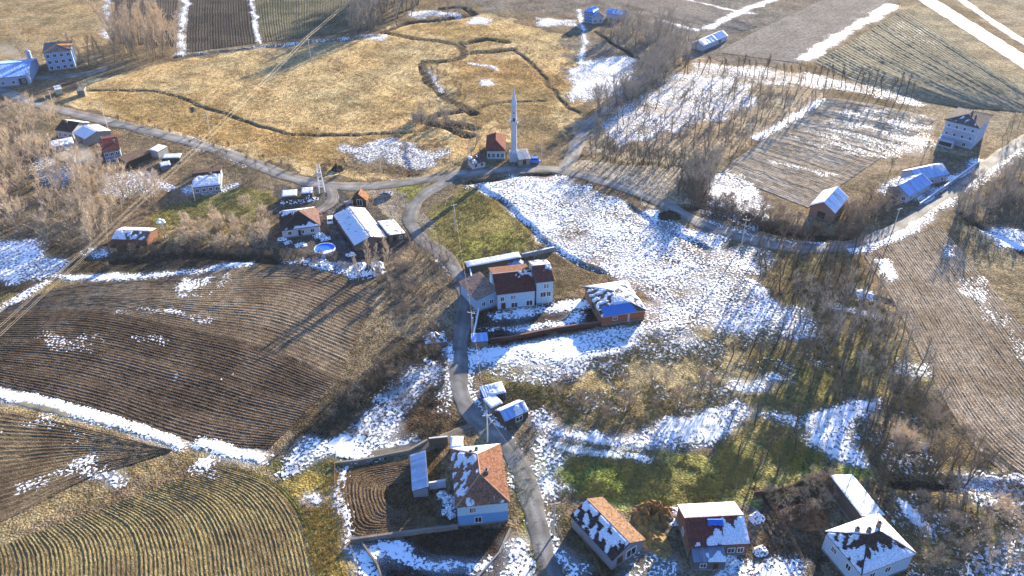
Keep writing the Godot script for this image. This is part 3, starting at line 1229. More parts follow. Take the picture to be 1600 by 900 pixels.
func lay_land() -> void:
	start_ground(Color(0.27, 0.205, 0.125))
	# pastures beyond the main road
	paint([-80, -20, 165, -20, 170, 60, 140, 100, -80, 110], Color(0.43, 0.32, 0.17))
	paint([90, 160, 130, 128, 290, 93, 420, 75, 590, 58, 610, 40, 690, 30, 760, 20, 890, 60, 910, 110, 890, 210, 850, 225, 760, 225, 700, 275, 620, 288, 500, 275, 330, 228, 180, 185], GOLD, 3.0)
	paint([140, 140, 300, 150, 420, 195, 520, 215, 600, 215, 640, 240, 520, 262, 330, 222, 180, 180], Color(0.44, 0.29, 0.11), 6.0, 0.8)
	paint([560, 140, 640, 140, 660, 185, 580, 195, 540, 170], OLIVE * 1.3, 8.0, 0.6, 1.5)
	paint([640, 40, 740, 30, 800, 60, 740, 75], Color(0.52, 0.36, 0.15), 3.0)
	paint([700, 90, 800, 90, 890, 130, 870, 190, 760, 200, 720, 150], Color(0.46, 0.31, 0.13), 5.0)
	paint([540, 225, 690, 232, 700, 262, 640, 285, 550, 265], Color(0.33, 0.25, 0.15), 3.0)
	paint([800, 180, 880, 190, 885, 225, 850, 235, 800, 230], Color(0.33, 0.24, 0.12), 4.0)
	# the far plain
	paint([640, -60, 1500, -60, 1400, 0, 1250, 100, 1080, 100, 960, 30, 760, 15], Color(0.24, 0.21, 0.175), 2.0)
	paint([880, 60, 1000, 60, 1080, 100, 1000, 150, 900, 165, 890, 110], Color(0.30, 0.255, 0.19), 4.0)
	paint([1450, -30, 1660, -30, 1660, 90, 1560, 50], Color(0.36, 0.30, 0.20), 3.0)
	paint([1400, 12, 1440, 5, 1660, 140, 1660, 200, 1590, 160], Color(0.40, 0.33, 0.21), 2.0)
	paint([1420, 160, 1660, 180, 1660, 230, 1460, 240], Color(0.36, 0.29, 0.19), 3.0)
	# woods and orchard beyond the bend
	paint([900, 190, 1080, 90, 1280, 120, 1270, 160, 1120, 260, 1050, 260, 900, 240], Color(0.50, 0.395, 0.255), 3.0)
	paint([880, 250, 1070, 265, 1090, 310, 1020, 325, 960, 285, 890, 262], Color(0.60, 0.49, 0.35), 2.0)
	paint([1100, 260, 1200, 300, 1270, 340, 1250, 380, 1130, 350, 1070, 300], Color(0.26, 0.20, 0.135), 3.0)
	# left hamlet and grove
	paint([-80, 160, 60, 180, 260, 230, 420, 270, 500, 300, 480, 400, 300, 400, -80, 420], Color(0.25, 0.19, 0.12), 3.0)
	paint([255, 318, 330, 300, 420, 300, 430, 330, 300, 365, 240, 350], Color(0.27, 0.24, 0.08), 3.0)
	paint([235, 355, 400, 330, 420, 370, 300, 385, 235, 378], Color(0.36, 0.265, 0.12), 3.0)
	paint([-80, 385, 130, 380, 430, 395, 560, 400, 600, 440, 430, 412, 60, 440, -80, 480], Color(0.12, 0.095, 0.06), 3.0)
	paint([-80, 470, 60, 448, 100, 436, 60, 466, 0, 500, -80, 520], Color(0.34, 0.26, 0.11), 1.5)
	paint([430, 290, 520, 300, 560, 315, 640, 350, 640, 400, 540, 440, 440, 390], Color(0.13, 0.11, 0.09), 3.0)
	paint([495, 295, 540, 300, 530, 350, 560, 430, 520, 430, 512, 350], Color(0.16, 0.15, 0.14), 1.5)
	# grass triangle inside the bend
	paint([610, 290, 690, 285, 640, 325, 600, 320], Color(0.28, 0.26, 0.08), 2.0)
	paint([560, 297, 640, 300, 700, 385, 690, 400, 600, 330], Color(0.36, 0.30, 0.22), 2.0)
	paint([665, 335, 735, 285, 790, 330, 860, 382, 720, 412, 670, 385], Color(0.30, 0.245, 0.085), 2.0)
	paint([700, 375, 800, 365, 850, 385, 725, 408], Color(0.30, 0.29, 0.08), 3.0)
	paint([735, 285, 900, 272, 1030, 340, 1180, 450, 1230, 500, 1190, 530, 1050, 480, 930, 430, 860, 382], Color(0.27, 0.21, 0.125), 1.5)
	# the middle
	paint([865, 385, 940, 425, 905, 450, 868, 470, 866, 430], Color(0.16, 0.125, 0.075), 2.0)
	paint([590, 400, 700, 400, 725, 470, 712, 560, 640, 560, 560, 470], Color(0.30, 0.235, 0.15), 3.0)
	paint([480, 650, 620, 540, 700, 520, 712, 640, 690, 700, 470, 710], Color(0.12, 0.09, 0.055), 3.0)
	paint([580, 690, 590, 640, 640, 600, 690, 610, 690, 680, 640, 700], Color(0.10, 0.07, 0.045), 2.0)
	paint([730, 480, 950, 460, 945, 510, 735, 545], DARK, 1.0)
	paint([735, 540, 1010, 505, 1000, 600, 740, 660], Color(0.21, 0.165, 0.10), 3.0)
	paint([770, 570, 880, 560, 900, 650, 830, 650, 780, 610], Color(0.22, 0.19, 0.075), 4.0)
	paint([950, 540, 1230, 500, 1400, 480, 1420, 560, 1300, 620, 1000, 640, 870, 650], Color(0.40, 0.315, 0.155), 5.0)
	paint([1150, 380, 1340, 400, 1440, 560, 1500, 680, 1350, 640, 1230, 520], Color(0.25, 0.195, 0.095), 5.0)
	paint([1150, 390, 1340, 405, 1440, 560, 1500, 680, 1350, 640, 1230, 520], Color(0.17, 0.155, 0.06), 5.0, 0.8, 1.2)
	paint([1050, 370, 1160, 390, 1200, 430, 1130, 400], Color(0.34, 0.24, 0.10), 3.0)
	paint([1100, 390, 1200, 430, 1230, 480, 1150, 430], Color(0.33, 0.235, 0.11), 4.0)
	paint([1190, 540, 1420, 530, 1440, 640, 1380, 730, 1180, 760, 1130, 680], Color(0.38, 0.30, 0.12), 5.0)
	paint([1200, 560, 1330, 560, 1330, 640, 1220, 640], Color(0.20, 0.185, 0.06), 5.0, 0.8)
	paint([850, 690, 1010, 700, 1100, 720, 1330, 680, 1310, 750, 1180, 800, 900, 790, 860, 740], Color(0.32, 0.30, 0.095), 3.0)
	paint([880, 705, 990, 710, 1000, 760, 900, 770], GREEN * 1.2, 4.0)
	paint([1250, 700, 1320, 700, 1310, 735, 1240, 750], GREEN * 1.2, 4.0)
	paint([1180, 660, 1260, 640, 1260, 730, 1180, 760], Color(0.46, 0.35, 0.12), 5.0, 0.9)
	paint([1100, 730, 1190, 700, 1240, 740, 1180, 790, 1060, 790], Color(0.40, 0.335, 0.11), 5.0)
	paint([870, 790, 960, 870, 1060, 890, 1080, 940, 880, 940, 850, 820], Color(0.12, 0.10, 0.055), 2.0)
	paint([1175, 770, 1300, 740, 1300, 830, 1290, 940, 1170, 940], Color(0.13, 0.095, 0.06), 3.0)
	paint([1330, 620, 1460, 600, 1560, 740, 1660, 780, 1660, 940, 1430, 940, 1330, 740], Color(0.22, 0.175, 0.10), 5.0)
	paint([1480, 720, 1660, 760, 1660, 940, 1480, 940], Color(0.29, 0.235, 0.12), 5.0)
	paint([1500, 770, 1560, 790, 1550, 880, 1490, 880], Color(0.26, 0.23, 0.07), 4.0)
	paint([800, 690, 830, 740, 845, 860, 880, 940, 830, 940, 812, 820, 796, 720], Color(0.30, 0.25, 0.08), 1.0)
	# lower left
	paint([-80, 590, 0, 600, 160, 650, 300, 690, 420, 700, 440, 745, 300, 720, 0, 650], Color(0.42, 0.33, 0.17), 1.5)
	paint([-80, 770, 60, 780, 200, 728, 300, 705, 300, 735, 200, 745, 0, 850, -80, 880], Color(0.31, 0.245, 0.13), 2.0)
	paint([450, 720, 530, 720, 545, 800, 560, 940, 500, 940, 480, 820, 440, 760], Color(0.40, 0.29, 0.08), 2.0)
	paint([420, 720, 520, 690, 560, 710, 520, 740, 450, 750], Color(0.16, 0.15, 0.06), 2.0)
	paint([530, 720, 680, 690, 715, 830, 545, 845], BROWN * 0.8, 1.0)
	paint([555, 850, 715, 828, 800, 822, 800, 860, 760, 940, 560, 940], DARK * 0.9, 1.0)
	paint([520, 720, 560, 715, 660, 700, 690, 690, 640, 718, 530, 735], Color(0.24, 0.20, 0.12), 1.0)
	# right-hand edge
	paint([1470, 340, 1560, 380, 1660, 420, 1660, 660, 1600, 540, 1530, 430], Color(0.31, 0.25, 0.155), 3.0)
	paint([1430, 330, 1520, 280, 1660, 220, 1660, 430, 1500, 350], Color(0.25, 0.20, 0.13), 3.0)
	# ditches and the winding stream
	for d in [[600, 50, 650, 60, 700, 66, 728, 82, 712, 92, 662, 97], [660, 97, 668, 125, 690, 148, 715, 162, 735, 172, 742, 178], [605, 48, 640, 36, 700, 30, 738, 22, 720, 12, 690, 14],
			[728, 84, 770, 80, 800, 77], [722, 68, 760, 62, 790, 66], [655, 190, 690, 178, 725, 172], [650, 182, 672, 192, 700, 200, 735, 212], [700, 192, 742, 200]]:
		carve(d, 2.6, 1.3, Color(0.12, 0.09, 0.06), 1.4)
	for d in [[640, 204, 600, 209, 470, 211, 420, 200, 380, 188, 330, 172, 300, 160, 240, 143, 160, 141, 130, 142], [735, 175, 780, 160, 850, 158], [800, 75, 830, 100, 880, 160, 905, 175], [300, 168, 300, 175],
			[628, 225, 634, 275], [700, 185, 650, 205, 610, 208]]:
		carve(d, 1.3, 0.5, Color(0.14, 0.10, 0.06), 1.2)
	for d in [[930, 50, 985, 85, 1000, 95], [738, 283, 800, 330, 862, 385, 935, 425], [985, 322, 1040, 358, 1100, 385], [1290, 470, 1330, 462, 1385, 490], [1420, 480, 1300, 455], [1500, 335, 1550, 365, 1620, 410]]:
		carve(d, 1.6, 0.6, DARK, 1.4)
	for d in [[1050, 330, 1110, 325, 1160, 345, 1260, 372, 1330, 372], [430, 408, 300, 400, 180, 410], [1395, 750, 1500, 760, 1600, 765]]:
		carve(d, 2.2, 0.8, DARK, 1.4)
	carve([280, 88, 420, 72, 590, 55], 1.6, -0.7, Color(0.22, 0.19, 0.12), 1.0)
	carve([730, 285, 860, 272, 960, 292, 1020, 318], 1.5, 0.8, DARK, 1.4)

func lay_fields() -> void:
	field("field_brown_upper", [15, 478, 120, 444, 330, 426, 470, 416, 590, 455], [0, 490, 150, 487, 300, 517, 400, 540, 528, 592], 0.83, 0.10, Color(0.20, 0.145, 0.095), Color(0.30, 0.23, 0.155), 1.2)
	field("field_brown_lower", [-60, 500, 0, 490, 150, 487, 300, 517, 400, 540, 528, 592], [-60, 588, 0, 602, 150, 640, 300, 690, 420, 702], 0.86, 0.12, Color(0.11, 0.078, 0.053), Color(0.19, 0.138, 0.095), 1.1)
	field("field_by_track", [-40, 636, 60, 652, 130, 668, 268, 704], [-40, 835, 40, 798, 130, 752, 268, 705], 0.83, 0.12, Color(0.15, 0.105, 0.065), Color(0.25, 0.185, 0.11), 1.0)
	field("field_striped", [-70, 880, -80, 900, -90, 940], [340, 728, 425, 758, 472, 820, 500, 930], 0.72, 0.12, Color(0.25, 0.185, 0.09), Color(0.34, 0.26, 0.115), 0.8)
	field("field_verge", [340, 728, 425, 758, 472, 820, 500, 930], [352, 728, 435, 757, 486, 820, 516, 930], 0.58, 0.10, Color(0.15, 0.15, 0.045), Color(0.23, 0.20, 0.06), 0.8)
	field("garden_ridges", [676, 714, 600, 722, 552, 730, 532, 750, 536, 800, 552, 836, 620, 832, 712, 818], [640, 752, 612, 757, 600, 768, 600, 778, 606, 788, 616, 796, 630, 798, 650, 800], 0.58, 0.12, Color(0.13, 0.085, 0.05), Color(0.20, 0.135, 0.08), 0.7)
	field("field_right", [1350, 400, 1395, 470, 1440, 560, 1490, 650, 1545, 720, 1640, 790], [1470, 352, 1520, 415, 1575, 480, 1640, 560, 1700, 620, 1780, 680], 0.94, 0.12, Color(0.34, 0.265, 0.18), Color(0.46, 0.37, 0.27), 1.3)
	field("field_stubble", [1297, 152, 1380, 166, 1465, 186], [1120, 268, 1180, 292, 1262, 325], 1.08, 0.14, Color(0.52, 0.41, 0.275), Color(0.64, 0.53, 0.385), 1.6)
	field("field_stubble_lower", [1465, 186, 1450, 255], [1280, 178, 1240, 300], 1.5, 0.02, Color(0.36, 0.27, 0.17), Color(0.47, 0.37, 0.25), 3.0, -0.06)
	field("field_olive", [1412, 16, 1510, 80, 1600, 140, 1660, 180], [1272, 98, 1330, 125, 1430, 155, 1500, 168], 2.0, 0.30, Color(0.34, 0.295, 0.19), Color(0.46, 0.40, 0.26), 1.8)
	field("field_grey", [1120, 82, 1200, 40, 1330, -20], [1243, 98, 1320, 55, 1412, -15], 1.30, 0.12, Color(0.29, 0.26, 0.225), Color(0.36, 0.325, 0.28), 2.0)
	field("field_grey_far", [960, 2, 1060, 30, 1150, 52], [1090, -15, 1130, 20, 1185, 42], 1.37, 0.10, Color(0.28, 0.24, 0.205), Color(0.34, 0.30, 0.25), 2.0)
	field("field_dark_strip", [172, -14, 176, 30, 182, 68], [280, -14, 276, 30, 272, 72], 1.37, 0.14, Color(0.085, 0.07, 0.06), Color(0.15, 0.12, 0.095), 1.6)
	field("field_dark_middle", [297, -12, 293, 40, 291, 82], [390, -12, 394, 30, 400, 68], 1.37, 0.14, Color(0.07, 0.06, 0.052), Color(0.11, 0.092, 0.075), 1.6)
	field("field_winter_crop", [398, -12, 402, 30, 408, 66], [590, -12, 580, 25, 575, 48], 1.37, 0.14, Color(0.125, 0.125, 0.08), Color(0.21, 0.19, 0.12), 1.6)

func lay_roads() -> void:
	var tar := Color(0.28, 0.265, 0.245)
	road("road_main", [-30, 130, 15, 146, 60, 163, 170, 190, 260, 212, 330, 232, 400, 256, 450, 276, 510, 289, 570, 291, 640, 284, 700, 274, 770, 267, 850, 264, 900, 271, 960, 288, 1020, 311, 1080, 341, 1130, 363, 1200, 380, 1270, 387, 1330, 383, 1390, 363, 1440, 333, 1500, 289, 1560, 246, 1660, 180], 5.6, tar, Color(0.16, 0.13, 0.09))
	road("road_north", [880, 266, 893, 245, 903, 222, 918, 196, 948, 170, 985, 142, 1010, 118], 5.0, tar, Color(0.2, 0.16, 0.11), 0.08)
	road("road_village", [712, 274, 690, 288, 664, 303, 645, 325, 641, 348, 660, 374, 690, 396, 714, 425, 728, 460, 724, 500, 718, 540, 716, 580, 722, 620, 744, 655, 782, 685, 808, 720, 824, 760, 838, 810, 850, 860, 864, 930], 4.6, Color(0.20, 0.195, 0.19), Color(0.13, 0.11, 0.085), 0.085)
	road("lane_farmyard", [512, 289, 520, 310, 500, 330, 470, 345], 4.0, Color(0.24, 0.22, 0.20), Color(0.16, 0.13, 0.1), 0.075)
	road("lane_by_garden", [742, 665, 720, 672, 690, 688, 640, 700, 560, 715], 3.0, Color(0.17, 0.15, 0.125), Color(0.16, 0.13, 0.09), 0.065)
	road("highway", [1380, -48, 1440, -6, 1520, 45, 1600, 96, 1680, 148], 11.0, Color(0.78, 0.80, 0.83), Color(0.4, 0.36, 0.3), 0.12)
	road("service_track", [1450, -40, 1500, -2, 1560, 40, 1640, 92], 5.0, Color(0.55, 0.55, 0.56), Color(0.4, 0.34, 0.26), 0.08)
	road("track_snowy", [-60, 606, 0, 616, 100, 640, 190, 662, 262, 686, 288, 697], 3.4, Color(0.40, 0.33, 0.22), Color(0.38, 0.3, 0.16), 0.06)
	road("lane_hamlet", [20, 128, 60, 122, 110, 118, 150, 112, 160, 106], 5.0, Color(0.22, 0.21, 0.2), Color(0.2, 0.17, 0.13), 0.075)
	# the frozen stream
	road("stream", [664, 97, 671, 124, 690, 147, 714, 161, 738, 173], 3.0, Color(0.46, 0.47, 0.49), Color(0.2, 0.18, 0.15), -0.75)
	road("stream_upper", [605, 49, 650, 60, 700, 66, 727, 82, 712, 91, 664, 96], 2.2, Color(0.34, 0.35, 0.36), Color(0.15, 0.13, 0.1), -0.85)

func lay_snowfall() -> void:
	var s := func(px: Array, d: float, warp := 2.5) -> void: paint(px, Color.WHITE, warp, 1.0, 0.0, d)
	# the white field inside the bend
	s.call([741, 286, 800, 277, 870, 277, 925, 293, 985, 322, 1040, 358, 1100, 388, 1180, 450, 1235, 492, 1200, 525, 1120, 512, 1050, 480, 1005, 470, 935, 424, 865, 383, 800, 332], 0.46)
	s.call([741, 286, 800, 278, 860, 279, 880, 300, 860, 330, 880, 370, 865, 383, 800, 332], 0.66, 1.5)
	s.call([940, 340, 1010, 350, 1040, 400, 1030, 450, 960, 430, 920, 390], 0.60, 4.0)
	s.call([1000, 480, 1060, 480, 1190, 530, 1150, 545, 1000, 560, 960, 540], 0.42)
	s.call([1120, 500, 1230, 480, 1290, 520, 1240, 535, 1170, 530], 0.72)
	s.call([960, 330, 1020, 330, 1130, 380, 1170, 420, 1120, 400, 1040, 360], 0.55, 2.0)
	s.call([1040, 355, 1200, 400, 1180, 430, 1100, 420], 0.42, 3.0)
	# below the walled yard
	s.call([738, 548, 800, 540, 945, 515, 1008, 505, 985, 545, 940, 560, 880, 565, 800, 572, 740, 585], 0.86, 1.0)
	s.call([740, 580, 900, 560, 960, 570, 900, 600, 800, 590, 760, 600], 0.45)
	s.call([770, 490, 850, 478, 930, 468, 930, 478, 850, 490, 800, 500, 780, 500], 0.9, 0.8)
	s.call([752, 512, 800, 513, 860, 505, 905, 488, 910, 493, 870, 512, 800, 518], 0.85, 0.8)
	s.call([950, 545, 1230, 520, 1300, 560, 1180, 600, 1000, 620, 900, 610], 0.08, 5.0)
	s.call([1330, 640, 1500, 700, 1640, 800, 1640, 930, 1440, 930], 0.05, 6.0)
	# roadside and meadow patches in the middle
	s.call([800, 660, 840, 650, 880, 672, 990, 680, 1080, 640, 1170, 620, 1180, 650, 1100, 705, 1010, 700, 900, 690, 840, 690], 0.62)
	s.call([1020, 650, 1160, 630, 1170, 660, 1090, 700, 1030, 690], 0.85)
	s.call([830, 690, 900, 700, 960, 705, 1015, 717, 1010, 726, 950, 718, 850, 706], 0.95, 0.8)
	s.call([865, 672, 940, 682, 1012, 690, 1012, 702, 930, 694, 868, 684], 0.95, 0.8)
	s.call([830, 690, 880, 720, 895, 765, 870, 770, 845, 720], 0.55)
	s.call([1255, 645, 1330, 635, 1380, 612, 1375, 640, 1330, 670, 1332, 725, 1300, 715, 1255, 690], 0.9, 1.5)
	s.call([1130, 600, 1200, 592, 1230, 600, 1180, 610], 0.7)
	s.call([1150, 630, 1230, 640, 1240, 660, 1170, 660], 0.55)
	s.call([1200, 475, 1280, 490, 1290, 530, 1220, 530, 1180, 500], 0.6)
	s.call([1330, 450, 1365, 452, 1372, 472, 1340, 468], 0.9, 1.0)
	s.call([1290, 472, 1330, 480, 1386, 492, 1380, 498, 1300, 482], 0.8, 0.6)
	s.call([1395, 560, 1450, 560, 1450, 585, 1395, 585], 0.6)
	s.call([1410, 782, 1425, 785, 1448, 815, 1462, 842, 1450, 845, 1425, 812], 0.95, 0.6)
	s.call([1510, 760, 1560, 740, 1600, 745, 1580, 790, 1510, 785], 0.65)
	s.call([1540, 850, 1640, 830, 1640, 930, 1500, 920], 0.45)
	s.call([1480, 880, 1560, 870, 1560, 930, 1470, 930], 0.45)
	s.call([1585, 768, 1640, 765, 1640, 778, 1590, 778], 0.9, 0.8)
	s.call([980, 870, 1060, 880, 1060, 930, 970, 930], 0.5)
	s.call([1130, 880, 1190, 865, 1260, 870, 1250, 930, 1120, 930], 0.6)
	s.call([855, 770, 880, 840, 900, 890, 890, 900, 868, 850], 0.6)
	s.call([775, 872, 830, 850, 845, 900, 850, 940, 740, 940], 0.7)
	# both sides of the village road
	snow_line([700, 540, 698, 580, 690, 620, 680, 645], 1.2, 0.9)
	snow_line([709, 535, 707, 580, 703, 620, 697, 648], 1.0, 0.95, 0.5)
	snow_line([735, 540, 736, 580, 742, 620, 764, 655, 782, 672], 0.7, 0.95, 0.4)
	snow_line([848, 800, 858, 840, 880, 880, 895, 910], 1.3, 0.8)
	s.call([440, 742, 460, 715, 520, 680, 560, 650, 640, 580, 668, 560, 680, 590, 640, 640, 600, 690, 560, 712, 500, 712, 470, 740], 0.72, 2.0)
	s.call([505, 700, 560, 690, 580, 712, 530, 716], 0.9)
	s.call([690, 560, 712, 555, 706, 600, 692, 640, 676, 640], 0.35)
	s.call([600, 690, 650, 684, 660, 690, 610, 698], 0.8, 0.8)
	s.call([524, 730, 540, 728, 536, 780, 548, 840, 560, 880, 545, 880, 528, 800], 0.75, 1.0)
	s.call([556, 862, 600, 848, 636, 845, 650, 862, 690, 880, 740, 882, 772, 868, 760, 884, 700, 892, 640, 885, 600, 868, 582, 880, 590, 930, 560, 930], 0.97, 0.7)
	s.call([690, 770, 698, 768, 702, 810, 694, 815], 0.85, 0.5)
	# tracks and rims of the ploughland
	snow_line([-60, 604, 0, 615, 100, 638, 190, 660, 262, 684, 288, 697], 3.0, 1.0, 0.6)
	snow_line([305, 690, 350, 703, 416, 716], 3.2, 1.0, 0.6)
	snow_line([80, 434, 200, 432, 300, 424, 388, 411], 2.2, 0.85, 0.8)
	snow_line([-20, 495, 20, 470, 75, 440], 2.6, 0.8)
	snow_line([200, 748, 130, 735, 90, 748, 60, 762], 2.2, 0.45)
	snow_line([150, 715, 90, 740, 30, 762], 2.2, 0.6)
	s.call([300, 722, 330, 718, 325, 732, 300, 732], 0.8, 0.8)
	s.call([275, 440, 330, 430, 330, 442, 280, 460], 0.6, 1.5)
	s.call([-40, 375, 40, 372, 70, 380, 60, 400, 110, 405, 90, 425, 40, 440, -40, 445], 0.66, 2.0)
	s.call([430, 404, 500, 405, 560, 415, 600, 430, 560, 430, 500, 415], 0.6, 1.5)
	s.call([470, 775, 500, 778, 500, 792, 476, 792], 0.85, 0.8)
	s.call([130, 385, 175, 395, 170, 405, 130, 400], 0.7)
	s.call([60, 240, 120, 250, 110, 290, 60, 290], 0.45)
	s.call([150, 270, 250, 275, 260, 300, 180, 310], 0.4)
	s.call([285, 295, 380, 285, 370, 296, 290, 305], 0.6, 1.0)
	# beyond the main road
	s.call([540, 228, 600, 220, 690, 234, 692, 262, 640, 270, 600, 250, 545, 250], 0.52, 3.0)
	s.call([905, 95, 985, 88, 995, 120, 960, 152, 900, 158, 890, 130], 0.66)
	s.call([890, 158, 905, 90, 912, 60, 902, 15, 906, 15, 916, 60, 910, 95, 895, 160], 0.8, 0.4)
	s.call([960, 180, 1080, 110, 1180, 135, 1160, 180, 1040, 205, 980, 230, 950, 200], 0.42)
	s.call([1075, 100, 1180, 105, 1300, 120, 1430, 150, 1440, 166, 1300, 140, 1180, 128, 1075, 122], 0.34, 2.0)
	s.call([1100, 290, 1130, 265, 1160, 270, 1180, 310, 1210, 340, 1180, 350, 1110, 325], 0.66)
	s.call([1255, 200, 1350, 165, 1450, 190, 1455, 250, 1340, 245, 1270, 230], 0.2, 5.0)
	s.call([1290, 160, 1240, 190, 1180, 220, 1175, 214, 1240, 180, 1285, 152], 0.8, 0.8)
	s.call([1100, 300, 1150, 320, 1200, 350, 1180, 355, 1100, 330], 0.5)
	snow_line([1395, 8, 1350, 35, 1300, 62, 1255, 95], 6.0, 0.85, 1.5)
	snow_line([1105, 46, 1150, 22, 1200, 2, 1240, -20], 4.0, 0.9, 1.0)
	snow_line([1075, 0, 1150, 18, 1180, 22], 2.0, 0.8)
	snow_line([1030, 32, 1090, 48], 2.5, 0.8)
	snow_line([290, -10, 285, 30, 282, 60, 288, 86], 2.6, 0.95, 1.5)
	snow_line([391, -10, 397, 30, 405, 70], 2.0, 0.9, 1.2)
	snow_line([170, -10, 167, 60], 2.0, 0.6, 1.2)
	snow_line([280, 88, 420, 73, 590, 56], 1.2, 0.55, 1.0)
	snow_line([690, 145, 670, 110], 2.0, 0.5)
	snow_line([730, 100, 765, 104, 780, 110], 1.6, 0.9, 0.6)
	s.call([752, 125, 772, 124, 778, 133, 756, 135], 0.8, 1.5)
	s.call([640, 18, 720, 18, 730, 26, 650, 28], 0.5)
	s.call([740, 28, 770, 30, 760, 38, 735, 36], 0.7)
	s.call([590, 55, 610, 52, 600, 62, 582, 62], 0.8)
	s.call([840, 28, 900, 32, 905, 42, 840, 40], 0.6, 1.5)
	s.call([1400, 30, 1480, 55, 1460, 72, 1420, 68], 0.1, 4.0)
	for q in [[1310, 172, 1460, 205], [1290, 185, 1455, 222], [1275, 200, 1450, 238], [1330, 195, 1450, 228], [1240, 215, 1380, 250], [1200, 250, 1300, 275], [1345, 180, 1465, 203]]:
		snow_line([q[0], q[1], q[2], q[3]], 2.2, 0.42, 2.0)
	for q in [[60, 520, 260, 540, 0.22], [40, 532, 150, 545, 0.28], [330, 500, 200, 478, 0.24], [280, 585, 360, 590, 0.15], [360, 440, 290, 465, 0.4], [20, 660, 120, 690, 0.3], [280, 745, 330, 752, 0.35]]:
		snow_line([q[0], q[1], q[2], q[3]], 2.2, q[4], 2.5)
	for e in [-1.0, 1.0]:
		snow_line([690 + e * 9, 396, 714 + e * 9, 425, 728 + e * 9, 460, 724 + e * 9, 500], 0.7, 0.4, 0.8)
		snow_line([782 + e * 14, 685, 808 + e * 16, 720, 824 + e * 17, 760, 838 + e * 18, 810, 850 + e * 19, 860], 0.9, 0.42, 1.0)
		snow_line([170, 190 + e * 6, 260, 212 + e * 6, 330, 232 + e * 6, 400, 256 + e * 6], 0.8, 0.25, 1.0)
	for q in [[1120, 352, 1180, 370, 1250, 380, 1330, 378, 0.9], [1380, 372, 1430, 344, 1490, 301, 1550, 258, 1.0], [1340, 387, 1400, 365, 1450, 335, 1500, 297, 0.9]]:
		snow_line([q[0], q[1], q[2], q[3], q[4], q[5], q[6], q[7]], q[8], 0.6, 0.5)
	# along the bend
	snow_line([1330, 393, 1390, 374, 1445, 342, 1490, 310], 2.4, 0.8)
	snow_line([1180, 378, 1260, 386, 1320, 382], 2.0, 0.6)
	snow_line([1100, 347, 1140, 360, 1190, 372], 2.2, 0.55)
	snow_line([1500, 298, 1560, 258, 1600, 232], 3.5, 0.6)
	snow_line([1440, 318, 1500, 274, 1530, 252], 2.0, 0.85)
	s.call([1370, 300, 1410, 275, 1450, 262, 1470, 270, 1440, 310, 1400, 315], 0.7, 1.0)
	s.call([1530, 362, 1560, 358, 1640, 370, 1640, 400, 1560, 385], 0.8, 1.5)
	s.call([1365, 405, 1390, 405, 1402, 435, 1385, 440], 0.85, 1.0)
	s.call([1470, 380, 1500, 385, 1500, 405, 1480, 405], 0.6, 1.5)
	s.call([1500, 440, 1600, 580, 1600, 540, 1520, 430], 0.35, 2.0)

const REDTILE := Color(0.34, 0.115, 0.06)
const DARKTILE := Color(0.135, 0.05, 0.035)
const WHITEWASH := Color(0.72, 0.74, 0.76)
const PALEBLUE := Color(0.42, 0.58, 0.80)
const BLUE := Color(0.10, 0.28, 0.66)
const BRICK := Color(0.34, 0.135, 0.08)

